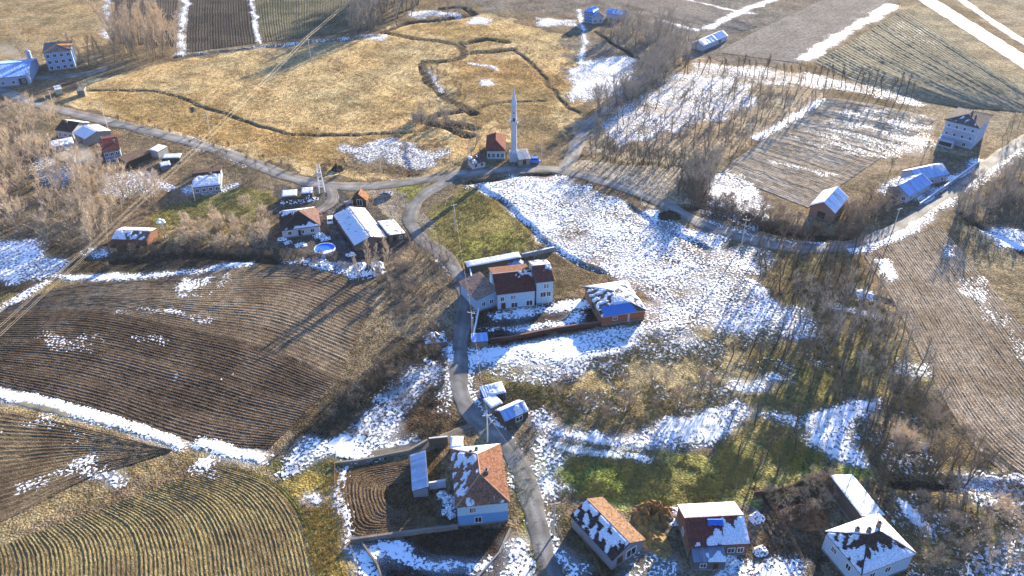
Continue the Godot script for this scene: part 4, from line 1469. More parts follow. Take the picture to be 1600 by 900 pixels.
func build_houses() -> void:
	house({"called": "village_house", "label": "white and blue two-storey house with orange hipped tile roof beside the lower road", "category": "house",
		"at": [712, 794, 797, 785], "back": [788, 693], "eave": 5.6, "ridge": 8.4, "roof": "hip", "wall": Color(0.56, 0.82, 0.98), "band": [Color(0.18, 0.45, 0.82), 2.9],
		"cover": {"all": ["tile", Color(0.40, 0.185, 0.105)]}, "cap": Color(0.42, 0.22, 0.13),
		"snow": {"left": [-0.06, -0.35, -0.2, 0.45], "back": [0.4, 0, 0, 0.15], "front": [-0.32, 0, -0.55, 0.2]},
		"openings": [["front", 0.27, 3.5, 0.55, 1.3], ["front", 0.40, 0.7, 1.2, 1.4], ["front", 0.33, 3.5, 0.45, 1.3], ["right", 0.25, 3.4, 1.1, 1.3], ["right", 0.5, 3.4, 1.1, 1.3], ["right", 0.75, 3.4, 1.1, 1.3], ["right", 0.3, 0.8, 1.1, 1.3], ["left", 0.3, 3.4, 1.1, 1.3], ["left", 0.6, 0.1, 1.0, 2.1, true]],
		"chimneys": [[0.13, 0.12, 0.9], [-0.12, -0.22, 0.8], [0.0, -0.30, 0.7]]})
	house({"called": "lean_to_shed", "label": "grey sheet-metal lean-to beside the ploughed walled garden", "category": "shed",
		"at": [644, 768, 670, 765], "back": [668, 708], "eave": 2.0, "ridge": 2.9, "roof": "shed_left", "wall": Color(0.34, 0.37, 0.42), "cover": {"all": ["sheet", Color(0.36, 0.41, 0.50)]}, "over": 0.15})
	house({"called": "flat_annex", "label": "small white flat-topped block behind the orange-roofed house", "category": "outbuilding",
		"at": [703, 700, 723, 700], "depth": 3.2, "eave": 3.0, "ridge": 3.1, "roof": "shed", "wall": WHITEWASH, "cover": {"all": ["sheet", Color(0.75, 0.75, 0.75)]}, "snow": {"front": [0.5, 0, 0, 0.1]}, "over": 0.1})
	house({"called": "brick_house", "label": "red-tiled brick house with white back slope and blue tarpaulin on its ridge", "category": "house",
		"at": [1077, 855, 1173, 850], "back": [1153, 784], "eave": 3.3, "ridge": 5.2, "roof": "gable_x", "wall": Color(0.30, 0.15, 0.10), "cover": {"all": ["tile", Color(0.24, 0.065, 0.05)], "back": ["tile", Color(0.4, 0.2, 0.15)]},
		"snow": {"back": [0.5, 0, 0, 0.1], "front": [0.0, 0.75, -0.35, 0.20]}, "over": 0.25,
		"openings": [["front", 0.72, 0.9, 1.2, 1.2], ["front", 0.88, 0.9, 1.0, 1.2], ["left", 0.5, 1.0, 1.0, 1.2]]})
	house({"called": "corrugated_porch", "label": "corrugated grey porch in front of the brick house", "category": "porch",
		"at": [1084, 879, 1136, 879], "depth": 3.2, "eave": 2.4, "ridge": 3.0, "roof": "shed", "wall": Color(0.16, 0.17, 0.2), "cover": {"all": ["sheet", Color(0.17, 0.20, 0.25)]}, "snow": {"front": [-0.25, 0.8, -0.5, 0.3]}, "over": 0.12,
		"openings": [["front", 0.3, 0.9, 1.0, 1.0], ["front", 0.7, 0.1, 0.9, 2.0, true]]})
	house({"called": "farmhouse", "label": "white farmhouse with dark tiles showing through snow on its hipped roof", "category": "house",
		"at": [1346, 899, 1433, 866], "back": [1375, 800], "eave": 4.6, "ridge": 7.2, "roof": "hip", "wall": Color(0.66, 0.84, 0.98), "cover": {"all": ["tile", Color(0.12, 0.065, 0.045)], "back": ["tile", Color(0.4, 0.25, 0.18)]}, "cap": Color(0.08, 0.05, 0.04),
		"snow": {"left": [0.02, 0.1, -0.3, 0.40], "front": [0.02, 0.15, -0.9, 0.2], "back": [0.5, 0, 0, 0.15], "right": [0.4, 0, 0, 0.2]},
		"openings": [["left", 0.25, 2.2, 0.5, 1.2], ["left", 0.32, 2.2, 0.5, 1.2], ["left", 0.7, 2.2, 1.0, 1.2], ["front", 0.55, 2.0, 1.1, 1.3], ["front", 0.25, 2.0, 1.1, 1.3], ["right", 0.5, 2.0, 1.1, 1.3]],
		"chimneys": [[-0.05, -0.06, 1.0], [0.16, -0.1, 1.3], [-0.14, -0.2, 0.8]]})
	house({"called": "farm_wing", "label": "long snow-roofed wing running from the white farmhouse along its yard", "category": "outbuilding",
		"at": [1295, 742, 1346, 808], "at_height": 3.9, "back": [1398, 824], "eave": 2.6, "ridge": 3.9, "roof": "shed_back", "wall": Color(0.20, 0.15, 0.11), "cover": {"all": ["tile", Color(0.4, 0.3, 0.24)]}, "snow": {"back": [0.5, 0, 0.0, 0.16]}, "over": 0.2})
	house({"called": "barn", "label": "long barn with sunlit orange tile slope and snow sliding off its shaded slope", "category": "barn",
		"at": [957, 877, 1009, 844], "back": [954, 769], "eave": 3.0, "ridge": 5.0, "roof": "gable_z", "wall": Color(0.33, 0.36, 0.42), "cover": {"right": ["tile", Color(0.40, 0.23, 0.13)], "left": ["tile", Color(0.07, 0.05, 0.04)], "all": ["tile", Color(0.4, 0.23, 0.13)]},  # light painted into the tiles: sunlit orange right slope, shade-dark left slope
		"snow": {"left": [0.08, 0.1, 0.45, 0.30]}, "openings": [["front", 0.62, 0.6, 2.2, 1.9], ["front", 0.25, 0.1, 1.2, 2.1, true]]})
	# the big house in the middle
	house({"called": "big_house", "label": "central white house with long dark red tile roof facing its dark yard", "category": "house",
		"at": [776, 461, 838, 454], "back": [826, 412], "eave": 5.2, "ridge": 7.4, "roof": "gable_x", "wall": Color(0.60, 0.84, 1.0), "cover": {"front": ["tile", Color(0.19, 0.055, 0.045)], "all": ["tile", Color(0.34, 0.15, 0.09)]}, "cap": Color(0.5, 0.42, 0.38),  # back tiles have the sunlit orange painted into their colour
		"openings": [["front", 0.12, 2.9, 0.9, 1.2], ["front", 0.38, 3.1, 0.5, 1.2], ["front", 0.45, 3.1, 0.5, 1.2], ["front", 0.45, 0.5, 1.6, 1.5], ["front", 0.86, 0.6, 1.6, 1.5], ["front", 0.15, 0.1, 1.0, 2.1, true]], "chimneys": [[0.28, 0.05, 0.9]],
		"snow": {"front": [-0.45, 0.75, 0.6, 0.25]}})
	house({"called": "tall_house", "label": "taller white house block with red tile roof adjoining the central house", "category": "house",
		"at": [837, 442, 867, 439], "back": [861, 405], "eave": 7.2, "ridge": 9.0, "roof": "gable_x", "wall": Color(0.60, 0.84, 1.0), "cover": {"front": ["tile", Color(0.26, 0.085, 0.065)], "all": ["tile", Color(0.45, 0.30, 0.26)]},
		"snow": {"front": [-0.4, 0.5, 0.8, 0.2], "back": [0.15, 0, 0.2, 0.2]}, "openings": [["front", 0.5, 5.0, 0.5, 1.3], ["front", 0.66, 5.0, 0.5, 1.3], ["front", 0.4, 2.4, 1.4, 1.4], ["front", 0.75, 2.4, 1.0, 1.4], ["right", 0.4, 4.8, 1.1, 1.3], ["right", 0.7, 2.4, 1.1, 1.3]]})
	house({"called": "low_house", "label": "low blue-white wing with weathered tan roof at the roadside end of the central house", "category": "house",
		"at": [744, 470, 778, 459], "back": [768, 425], "eave": 4.0, "ridge": 5.2, "roof": "shed_left", "wall": Color(0.42, 0.66, 0.92), "cover": {"all": ["tile", Color(0.44, 0.28, 0.20)]}, "openings": [["front", 0.35, 1.4, 1.0, 1.2], ["front", 0.75, 1.4, 1.0, 1.2], ["left", 0.5, 1.4, 1.1, 1.2]]})
	house({"called": "brick_barn", "label": "red brick barn with snow-covered hipped roof and blue sheet beside the white field", "category": "barn",
		"at": [940, 496, 1011, 485], "back": [965, 440], "eave": 3.0, "ridge": 4.6, "roof": "hip", "wall": Color(0.42, 0.16, 0.085), "cover": {"all": ["tile", Color(0.24, 0.17, 0.13)]}, "eaves": Color(0.55, 0.53, 0.5), "cap": Color(0.6, 0.58, 0.55),
		"snow": {"front": [0.0, 0.0, 1.4, 0.05], "back": [0.5, 0, 0, 0.05], "right": [0.2, 0, 0, 0.25], "left": [0.05, 0, 0, 0.3]}, "openings": [["front", 0.3, 1.3, 1.0, 0.9], ["front", 0.62, 0.3, 0.25, 2.0], ["left", 0.5, 0.2, 2.0, 2.1, true]]})
	# the mosque
	house({"called": "mosque", "label": "small teal-white mosque with dark red hipped roof at the foot of the minaret", "category": "mosque",
		"at": [759, 236, 790, 236], "back": [787, 212], "eave": 3.6, "ridge": 6.2, "roof": "hip", "wall": Color(0.50, 0.70, 0.76), "cover": {"all": ["tile", Color(0.24, 0.075, 0.055)]}, "tile": 0.5,
		"openings": windows("front", 4, [1.0], 0.9, 1.6) + windows("right", 3, [1.0], 0.9, 1.6)})
	house({"called": "roadside_hut", "label": "small white hut with brown roof below the mosque at the road bend", "category": "hut",
		"at": [738, 257, 760, 252], "depth": 4.5, "eave": 2.5, "ridge": 3.4, "roof": "shed", "wall": WHITEWASH, "cover": {"all": ["tile", Color(0.2, 0.12, 0.1)]}, "snow": {"front": [-0.2, -0.8, 0.3, 0.3]}, "openings": windows("front", 2, [0.9])})
	house({"called": "mosque_annex", "label": "low annex with pale slanted roof beside the minaret", "category": "outbuilding",
		"at": [810, 250, 830, 248], "depth": 5.5, "eave": 2.6, "ridge": 4.0, "roof": "shed", "wall": Color(0.4, 0.38, 0.34), "cover": {"all": ["sheet", Color(0.5, 0.46, 0.38)]}, "openings": [["front", 0.5, 0.1, 1.0, 2.0, true]]})
	minaret()
	# the three-storey house and its neighbours on the eastern bend
	house({"called": "three_storey_house", "label": "pale blue three-storey house with dark hipped roof and long balconies", "category": "house",
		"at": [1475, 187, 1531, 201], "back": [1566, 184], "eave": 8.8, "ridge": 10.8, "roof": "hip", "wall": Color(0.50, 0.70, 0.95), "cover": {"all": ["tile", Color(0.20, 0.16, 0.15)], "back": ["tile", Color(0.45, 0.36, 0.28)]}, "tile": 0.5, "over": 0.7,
		"openings": windows("front", 4, [6.5, 3.6], 0.8, 1.1) + windows("right", 3, [6.5, 3.6], 0.8, 1.1) + windows("front", 2, [0.9], 1.0, 1.2), "chimneys": [[0.05, 0.0, 0.9], [0.2, 0.1, 0.8]],
		"snow": {"front": [-0.25, 0.1, 0.3, 0.35]}})
	balcony_set(1475, 187, 1531, 201)
	house({"called": "blue_roof_house", "label": "house with blue gabled sheet roof and white gable by the eastern bend", "category": "house",
		"at": [1384, 293, 1420, 307], "back": [1453, 285], "eave": 2.9, "ridge": 5.0, "roof": "gable_z", "wall": Color(0.62, 0.70, 0.82), "cover": {"all": ["sheet", Color(0.27, 0.40, 0.62)]}, "snow": {"left": [0.1, 0.0, 0.2, 0.3]}, "openings": windows("front", 3, [0.8], 1.0, 1.2) + windows("right", 3, [0.8])})
	house({"called": "blue_roof_barn", "label": "wide blue-roofed building behind the house with the white gable", "category": "barn",
		"at": [1435, 283, 1484, 272], "back": [1462, 256], "eave": 3.0, "ridge": 5.2, "roof": "gable_x", "wall": Color(0.45, 0.55, 0.7), "cover": {"all": ["sheet", Color(0.29, 0.43, 0.64)]}, "snow": {"back": [0.3, 0, 0, 0.2], "front": [-0.35, 0.9, 0.6, 0.2]}, "openings": windows("front", 3, [0.9])})
	house({"called": "metal_barn", "label": "brick-gabled barn with pale and blue metal roof slopes above the hedge", "category": "barn",
		"at": [1264, 322, 1305, 334], "back": [1335, 311], "eave": 3.4, "ridge": 6.0, "roof": "gable_z", "wall": Color(0.44, 0.27, 0.19), "cover": {"all": ["sheet", Color(0.50, 0.58, 0.70)], "left": ["sheet", Color(0.62, 0.64, 0.66)]}, "snow": {"left": [0.35, 0, 0, 0.2]}, "openings": [["front", 0.5, 0.1, 2.2, 2.4, true]]})
	# far houses
	house({"called": "blue_house", "label": "bright blue two-storey house near the far trees at the top", "category": "house",
		"at": [912, 18, 927, 20], "depth": 9.0, "eave": 6.0, "ridge": 7.5, "roof": "hip", "wall": Color(0.10, 0.32, 0.78), "cover": {"all": ["sheet", Color(0.16, 0.36, 0.74)]}, "openings": windows("front", 2, [3.8, 1.0])})
	house({"called": "pale_blue_house", "label": "pale house with white gable beside the bright blue house", "category": "house",
		"at": [926, 28, 944, 26], "depth": 9.0, "eave": 3.6, "ridge": 6.0, "roof": "gable_z", "wall": Color(0.55, 0.65, 0.80), "cover": {"all": ["sheet", Color(0.24, 0.44, 0.78)]}, "openings": windows("front", 2, [1.0])})
	house({"called": "far_shed", "label": "low blue-roofed shed with snow patches behind the pale gabled house", "category": "shed",
		"at": [946, 20, 972, 24], "depth": 8.0, "eave": 3.0, "ridge": 4.4, "roof": "gable_x", "wall": Color(0.5, 0.55, 0.62), "cover": {"all": ["sheet", Color(0.14, 0.28, 0.58)]}, "snow": {"front": [0.0, 0.5, 0, 0.3]}})
	house({"called": "white_barn", "label": "white gabled barn standing alone at the edge of the far grey fields", "category": "barn",
		"at": [1099, 73, 1138, 56], "back": [1127, 48], "eave": 2.6, "ridge": 4.6, "roof": "gable_x", "wall": Color(0.55, 0.66, 0.84), "cover": {"all": ["sheet", Color(0.62, 0.66, 0.72)]}, "snow": {"back": [0.4, 0, 0, 0.1], "front": [0.0, -0.8, 0.0, 0.2]}, "openings": [["front", 0.7, 0.5, 2.5, 2.0]]})
	house({"called": "workshop", "label": "large blue-roofed workshop at the edge of the western hamlet", "category": "workshop",
		"at": [-42, 126, 44, 118], "back": [44, 92], "eave": 4.2, "ridge": 6.5, "roof": "gable_x", "wall": Color(0.45, 0.58, 0.80), "cover": {"all": ["sheet", Color(0.18, 0.34, 0.62)]}, "openings": [["front", 0.88, 0.1, 3.0, 3.0, true]] + windows("front", 5, [1.2])})
	house({"called": "hamlet_house", "label": "three-storey blue house with brown and orange roof in the western hamlet", "category": "house",
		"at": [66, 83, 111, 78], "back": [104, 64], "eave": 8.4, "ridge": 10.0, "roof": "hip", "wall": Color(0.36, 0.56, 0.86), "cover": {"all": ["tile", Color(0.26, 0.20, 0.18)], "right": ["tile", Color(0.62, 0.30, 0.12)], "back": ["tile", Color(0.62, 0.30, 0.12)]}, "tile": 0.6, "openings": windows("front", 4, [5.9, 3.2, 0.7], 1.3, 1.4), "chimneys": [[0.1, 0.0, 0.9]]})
	house({"called": "brown_roof_house", "label": "white house with dark brown roof beside the main road in the western hamlet", "category": "house",
		"at": [85, 203, 112, 207], "depth": 9.5, "eave": 3.2, "ridge": 5.2, "roof": "gable_x", "wall": Color(0.66, 0.69, 0.76), "cover": {"front": ["tile", Color(0.075, 0.05, 0.04)], "all": ["tile", Color(0.09, 0.06, 0.05)]}, "tile": 0.5, "openings": windows("front", 3, [0.9], 0.9, 1.2), "chimneys": [[-0.1, 0.12, 0.8]], "snow": {"back": [0.3, 0, 0, 0.2]}})
	house({"called": "snow_roof_house", "label": "house under an unbroken snow roof next to the dark brown roof", "category": "house",
		"at": [113, 208, 133, 218], "depth": 10.0, "eave": 2.8, "ridge": 4.2, "roof": "gable_x", "wall": Color(0.4, 0.38, 0.36), "cover": {"all": ["sheet", Color(0.6, 0.6, 0.6)]}, "snow": {"front": [0.5, 0, 0, 0.1], "back": [0.5, 0, 0, 0.1]}, "openings": windows("front", 2, [0.9])})
	house({"called": "red_roof_house", "label": "blue house with dark red roof and brick chimney behind chimney smoke", "category": "house",
		"at": [159, 238, 188, 233], "back": [178, 211], "eave": 5.2, "ridge": 7.0, "roof": "gable_x", "wall": Color(0.16, 0.28, 0.52), "cover": {"all": ["tile", Color(0.22, 0.06, 0.05)]}, "tile": 0.5, "openings": windows("front", 3, [3.2, 0.7]), "chimneys": [[0.25, 0.2, 0.9], [-0.4, 0.0, 0.9]]})
	house({"called": "garden_house", "label": "house with snowy front slope and dark ridge above the green lawn", "category": "house",
		"at": [300, 294, 345, 289], "back": [339, 262], "eave": 2.6, "ridge": 4.4, "roof": "gable_x", "wall": Color(0.36, 0.46, 0.68), "cover": {"all": ["tile", Color(0.12, 0.07, 0.06)]}, "snow": {"front": [0.24, 0.05, -0.75, 0.06]}, "openings": windows("front", 4, [0.8], 1.0, 1.1), "chimneys": [[0.15, 0.1, 0.7]]})
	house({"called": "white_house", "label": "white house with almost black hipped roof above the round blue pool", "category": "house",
		"at": [438, 361, 501, 353], "back": [484, 325], "eave": 2.9, "ridge": 5.6, "roof": "hip", "wall": Color(0.70, 0.72, 0.78), "cover": {"all": ["tile", Color(0.065, 0.042, 0.036)], "right": ["tile", Color(0.42, 0.24, 0.18)], "back": ["tile", Color(0.4, 0.3, 0.26)]}, "cap": Color(0.10, 0.07, 0.06), "snow": {"front": [-0.28, 0.1, -0.95, 0.12], "left": [-0.12, -0.9, 0.3, 0.12], "back": [0.45, 0, 0, 0.1]}, "openings": [["front", 0.47, 0.2, 0.9, 2.0, true], ["front", 0.54, 0.9, 0.8, 1.2], ["front", 0.2, 1.0, 1.0, 1.1], ["front", 0.8, 1.0, 1.0, 1.1]], "chimneys": [[-0.15, 0.1, 0.7]]})  # right slope's tiles are coloured reddish to look sunlit
	house({"called": "farm_barn", "label": "gabled farm barn with blue-shaded snow on its valley slope at the fork of the roads", "category": "barn",
		"at": [554, 385, 606, 372], "back": [582, 322], "eave": 2.0, "ridge": 3.7, "roof": "gable_z", "wall": Color(0.20, 0.165, 0.145), "cover": {"all": ["tile", Color(0.2, 0.13, 0.1)]}, "snow": {"left": [0.34, 0, 0, 0.25], "right": [0.36, 0, 0, 0.25]}, "openings": [["front", 0.35, 0.1, 2.2, 1.5, true], ["front", 0.75, 0.1, 1.1, 1.7, true]]})
	house({"called": "side_barn", "label": "lower snow-roofed barn built against the gabled farm barn on its road side", "category": "barn",
		"at": [607, 372, 634, 365], "back": [615, 343], "eave": 1.9, "ridge": 2.7, "roof": "shed_right", "wall": Color(0.22, 0.18, 0.16), "cover": {"all": ["tile", Color(0.2, 0.13, 0.1)]}, "snow": {"right": [0.34, 0, 0, 0.25]}, "openings": [["front", 0.35, 0.1, 1.2, 1.6, true], ["front", 0.75, 0.6, 0.8, 0.8]]})

func minaret() -> void:
	var t := thing("minaret", "tall pale blue minaret with balcony and pointed cap beside the small mosque", "minaret", plan(803, 251))
	var s := Shape.new()
	s.tint = Color(0.62, 0.70, 0.80)
	s.box(Vector3(0, -0.3, 0), Vector3(3.0, 3.6, 3.0))
	obj("base", s.mesh(), M.mottled, t)
	s = Shape.new()
	s.tint = Color(0.66, 0.76, 0.88)
	s.lathe(Vector3.ZERO, [1.35, 3.3, 0.98, 4.6, 0.95, 13.2, 1.05, 13.5], 12)
	obj("shaft", s.mesh(), M.mottled, t)
	for k in 7:
		var ring := Shape.new()
		ring.tint = Color(0.50, 0.58, 0.70)
		ring.lathe(Vector3.UP * (5.4 + 1.15 * k), [0.955, 0.0, 0.985, 0.03, 0.985, 0.09, 0.955, 0.12], 12)
		obj("joint", ring.mesh(), M.mottled, t)
	for k in 4:
		var horn := Shape.new()
		horn.tint = Color(0.55, 0.56, 0.58)
		var out := Vector3(cos(k * 1.57 + 0.6), 0, sin(k * 1.57 + 0.6))
		horn.tube(out * 1.25 + Vector3.UP * 15.3, out * 1.75 + Vector3.UP * 15.35, 0.08, 0.3, 8)
		obj("loudspeaker", horn.mesh(), M.tint, t)
	s = Shape.new()
	s.tint = Color(0.70, 0.78, 0.88)
	s.lathe(Vector3.ZERO, [0.98, 13.2, 1.3, 14.0, 1.34, 14.1, 1.34, 15.0, 1.24, 15.0, 1.24, 14.2, 0.8, 14.2], 12)
	obj("balcony", s.mesh(), M.mottled, t)
	s = Shape.new()
	s.tint = Color(0.64, 0.74, 0.86)
	s.lathe(Vector3.ZERO, [0.86, 14.2, 0.8, 20.4, 0.92, 20.5, 0.92, 20.8], 12)
	var up := obj("upper_shaft", s.mesh(), M.mottled, t)
	var d := Shape.new()
	d.tint = Color(0.05, 0.05, 0.06)
	d.box(Vector3(0, 14.2, 0.8), Vector3(0.7, 1.9, 0.12))
	d.box(Vector3(0, 17.6, 0.78), Vector3(0.35, 0.5, 0.1))
	obj("door", d.mesh(), M.tint, up)
	s = Shape.new()
	s.tint = Color(0.42, 0.52, 0.64)
	s.lathe(Vector3.ZERO, [0.95, 20.8, 0.48, 23.6, 0.06, 26.6], 12)
	obj("cap", s.mesh(), M.sheet, t)
	s = Shape.new()
	s.tint = Color(0.6, 0.5, 0.25)
	s.lathe(Vector3.ZERO, [0.05, 26.4, 0.2, 26.8, 0.05, 27.1, 0.12, 27.3, 0.02, 27.9], 8)
	obj("finial", s.mesh(), M.tint, t)

func balcony_set(ax: float, ay: float, bx: float, by: float) -> void:
	var host: Node3D = get_node("three_storey_house")
	var w := plan(ax, ay, 8.8).distance_to(plan(bx, by, 8.8)) - 1.4
	var front := (plan(1566, 184, 8.8) - plan(ax, ay, 8.8))
	var x := (plan(bx, by, 8.8) - plan(ax, ay, 8.8)).normalized()
	var d := absf(front.dot(x.cross(Vector3.UP))) * 0.5 - 0.7
	for y in [2.9, 5.8]:
		var s := Shape.new()
		s.tint = Color(0.6, 0.68, 0.8)
		s.box(Vector3(0, y, d + 0.7), Vector3(w, 0.18, 1.4))
		var b := obj("balcony", s.mesh(), M.mottled, host)
		var r := Shape.new()
		r.tint = Color(0.75, 0.82, 0.9)
		r.box(Vector3(0, y + 1.0, d + 1.36), Vector3(w, 0.08, 0.08))
		for k in 24:
			r.box(Vector3((k / 23.0 - 0.5) * (w - 0.1), y + 0.18, d + 1.36), Vector3(0.05, 0.82, 0.05))
		obj("railing", r.mesh(), M.tint, b)
	var p := Shape.new()
	p.tint = Color(0.55, 0.66, 0.82)
	p.box(Vector3(-w * 0.25, 0, d + 1.9), Vector3(w * 0.5, 2.6, 2.4))
	obj("porch", p.mesh(), M.mottled, host)
	var q := Shape.new()
	q.tint = Color(0.04, 0.05, 0.07)
	q.box(Vector3(-w * 0.25, 0.5, d + 3.11), Vector3(w * 0.4, 1.4, 0.04))
	obj("porch_window", q.mesh(), M.glass, host)

func build_sheds() -> void:
	house({"called": "blue_shed", "label": "flat snow-topped shed with deep blue walls beside the village road", "category": "shed",
		"at": [756, 621, 791, 613], "back": [784, 598], "eave": 2.2, "ridge": 2.6, "roof": "shed", "wall": Color(0.03, 0.10, 0.42), "eaves": Color(0.3, 0.4, 0.6), "cover": {"all": ["sheet", Color(0.42, 0.55, 0.76)]}, "snow": {"front": [0.12, 0.9, 0, 0.15]}, "over": 0.12, "openings": [["front", 0.8, 0.1, 0.9, 1.8, true]]})
	house({"called": "tool_shed", "label": "low white-roofed shed squeezed between the two blue sheds", "category": "shed",
		"at": [767, 639, 786, 630], "depth": 3.4, "eave": 1.7, "ridge": 2.0, "roof": "shed", "wall": Color(0.3, 0.29, 0.27), "cover": {"all": ["sheet", Color(0.5, 0.5, 0.5)]}, "snow": {"front": [0.4, 0, 0, 0.15]}, "over": 0.1})
	house({"called": "striped_shed", "label": "shed with blue striped sheet roof and snow along its ridge by the village road", "category": "shed",
		"at": [789, 659, 827, 642], "back": [816, 623], "eave": 1.9, "ridge": 3.2, "roof": "gable_x", "wall": Color(0.10, 0.08, 0.07), "cover": {"all": ["sheet", Color(0.20, 0.32, 0.55)]}, "snow": {"back": [0.5, 0, 0, 0.1], "front": [-0.05, 0.9, -0.1, 0.25]}, "over": 0.15, "openings": [["front", 0.6, 0.2, 1.6, 1.2]]})
	house({"called": "corner_hut", "label": "small blue-roofed hut at the gate corner of the central yard", "category": "hut",
		"at": [737, 535, 763, 533], "depth": 3.0, "eave": 1.8, "ridge": 2.2, "roof": "shed", "wall": Color(0.28, 0.22, 0.18), "cover": {"all": ["sheet", Color(0.26, 0.40, 0.68)]}, "over": 0.1})
	house({"called": "long_shed", "label": "long low shed with snow roof along the back of the central yard", "category": "shed",
		"at": [730, 418, 815, 402], "depth": 2.6, "eave": 2.0, "ridge": 2.3, "roof": "shed", "wall": Color(0.09, 0.07, 0.07), "cover": {"all": ["sheet", Color(0.4, 0.45, 0.5)]}, "snow": {"front": [0.5, 0, 0, 0.1]}, "over": 0.1})
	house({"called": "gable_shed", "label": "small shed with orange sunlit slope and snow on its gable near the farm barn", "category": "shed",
		"at": [549, 313, 573, 314], "back": [592, 306], "eave": 2.2, "ridge": 4.4, "roof": "gable_z", "wall": Color(0.10, 0.08, 0.07), "cover": {"left": ["tile", Color(0.06, 0.045, 0.04)], "all": ["tile", Color(0.50, 0.22, 0.11)]}, "openings": [["front", 0.5, 0.3, 1.6, 2.0]]})  # sun and shade set in tile colour: orange lit slope, blackened left one
	house({"called": "open_shed", "label": "open-fronted shed with flat snow roof beside the transformer pole", "category": "shed",
		"at": [440, 308, 464, 306], "depth": 4.0, "eave": 2.2, "ridge": 2.5, "roof": "shed", "wall": Color(0.14, 0.12, 0.11), "cover": {"all": ["sheet", Color(0.5, 0.5, 0.5)]}, "snow": {"front": [0.5, 0, 0, 0.1]}, "over": 0.1, "openings": [["front", 0.5, 0.1, 3.0, 1.8, true]]})
	house({"called": "wood_store", "label": "small wood store under snow next to the transformer pole", "category": "shed",
		"at": [470, 303, 488, 302], "depth": 3.5, "eave": 2.0, "ridge": 2.4, "roof": "shed", "wall": Color(0.12, 0.10, 0.09), "cover": {"all": ["sheet", Color(0.4, 0.4, 0.4)]}, "snow": {"front": [0.4, 0, 0, 0.2]}, "over": 0.1})
	house({"called": "goat_shed", "label": "long low shed with snowy roof and reddish end wall below the pale grove", "category": "shed",
		"at": [173, 374, 229, 376], "back": [240, 357], "eave": 2.0, "ridge": 3.0, "roof": "gable_x", "wall": Color(0.26, 0.12, 0.08), "cover": {"all": ["tile", Color(0.3, 0.2, 0.16)]}, "snow": {"front": [0.1, -0.45, 0.0, 0.25], "back": [0.4, 0, 0, 0.1]}, "over": 0.15})
	house({"called": "yellow_shed", "label": "low yellowish shed among the trees below the snowy yard roofs", "category": "shed",
		"at": [96, 252, 116, 244], "depth": 5.0, "eave": 2.4, "ridge": 3.2, "roof": "shed", "wall": Color(0.48, 0.40, 0.24), "cover": {"all": ["sheet", Color(0.40, 0.35, 0.24)]}, "openings": windows("front", 2, [0.8])})
	house({"called": "yard_shed", "label": "snow-roofed blue-walled shed below the dark brown roof", "category": "shed",
		"at": [80, 231, 116, 224], "depth": 5.0, "eave": 2.4, "ridge": 3.0, "roof": "shed", "wall": Color(0.25, 0.33, 0.5), "cover": {"all": ["sheet", Color(0.45, 0.5, 0.6)]}, "snow": {"front": [0.3, 0, 0, 0.3]}, "over": 0.1})
	house({"called": "lean_to_barn", "label": "long tan-roofed lean-to between the dark red roof and the roadside sheds", "category": "outbuilding",
		"at": [197, 254, 236, 238], "depth": 4.5, "eave": 2.2, "ridge": 3.0, "roof": "shed", "wall": Color(0.07, 0.055, 0.045), "cover": {"all": ["tile", Color(0.34, 0.23, 0.15)]}, "over": 0.15})
	house({"called": "box_shed", "label": "white boxy shed next to the main road east of the dark red roof", "category": "shed",
		"at": [246, 238, 262, 229], "back": [252, 224], "eave": 2.6, "ridge": 2.8, "roof": "shed", "wall": Color(0.5, 0.5, 0.52), "cover": {"all": ["sheet", Color(0.6, 0.6, 0.6)]}, "snow": {"front": [0.5, 0, 0, 0.1]}, "over": 0.1})
	house({"called": "flat_shed", "label": "flat snow-covered shed below the white boxy shed", "category": "shed",
		"at": [252, 248, 281, 247], "depth": 3.4, "eave": 2.0, "ridge": 2.2, "roof": "shed", "wall": Color(0.08, 0.08, 0.09), "cover": {"all": ["sheet", Color(0.5, 0.5, 0.5)]}, "snow": {"front": [0.5, 0, 0, 0.15]}, "over": 0.1})
	house({"called": "hen_house", "label": "small snow-topped hen house nearest the pale grove", "category": "shed",
		"at": [251, 261, 267, 258], "depth": 3.0, "eave": 1.6, "ridge": 2.0, "roof": "shed", "wall": Color(0.2, 0.22, 0.3), "cover": {"all": ["sheet", Color(0.5, 0.52, 0.6)]}, "snow": {"front": [0.4, 0, 0, 0.2]}, "over": 0.1})
	house({"called": "concrete_hut", "label": "roofless grey concrete hut with white rim at the edge of the golden meadow", "category": "hut",
		"at": [119, 142, 131, 141], "depth": 4.0, "eave": 2.6, "ridge": 2.7, "roof": "shed", "wall": Color(0.2, 0.2, 0.2), "cover": {"all": ["sheet", Color(0.10, 0.11, 0.11)]}, "eaves": Color(0.6, 0.6, 0.58), "over": 0.1})
	house({"called": "cabin", "label": "small pale cabin with white sheet wall beside the junction in the western hamlet", "category": "cabin",
		"at": [86, 141, 97, 139], "depth": 4.0, "eave": 2.4, "ridge": 3.0, "roof": "shed", "wall": Color(0.6, 0.58, 0.5), "cover": {"all": ["sheet", Color(0.66, 0.62, 0.52)]}, "over": 0.1})
	# a round pool under a blue sheet
	var t := thing("round_pool", "round raised pool with bright blue cover and snow along one side", "pool", plan(508, 393))
	var s := Shape.new()
	s.tint = Color(0.62, 0.64, 0.68)
	s.lathe(Vector3.ZERO, [3.1, -0.2, 3.1, 1.1, 3.0, 1.16, 2.86, 1.16, 2.86, 0.9], 28)
	obj("rim", s.mesh(), M.sheet, t)
	s = Shape.new()
	s.tint = Color(0.02, 0.17, 0.75)
	s.lathe(Vector3.ZERO, [2.88, 0.98, 1.6, 0.86, 0.0, 0.82], 28)
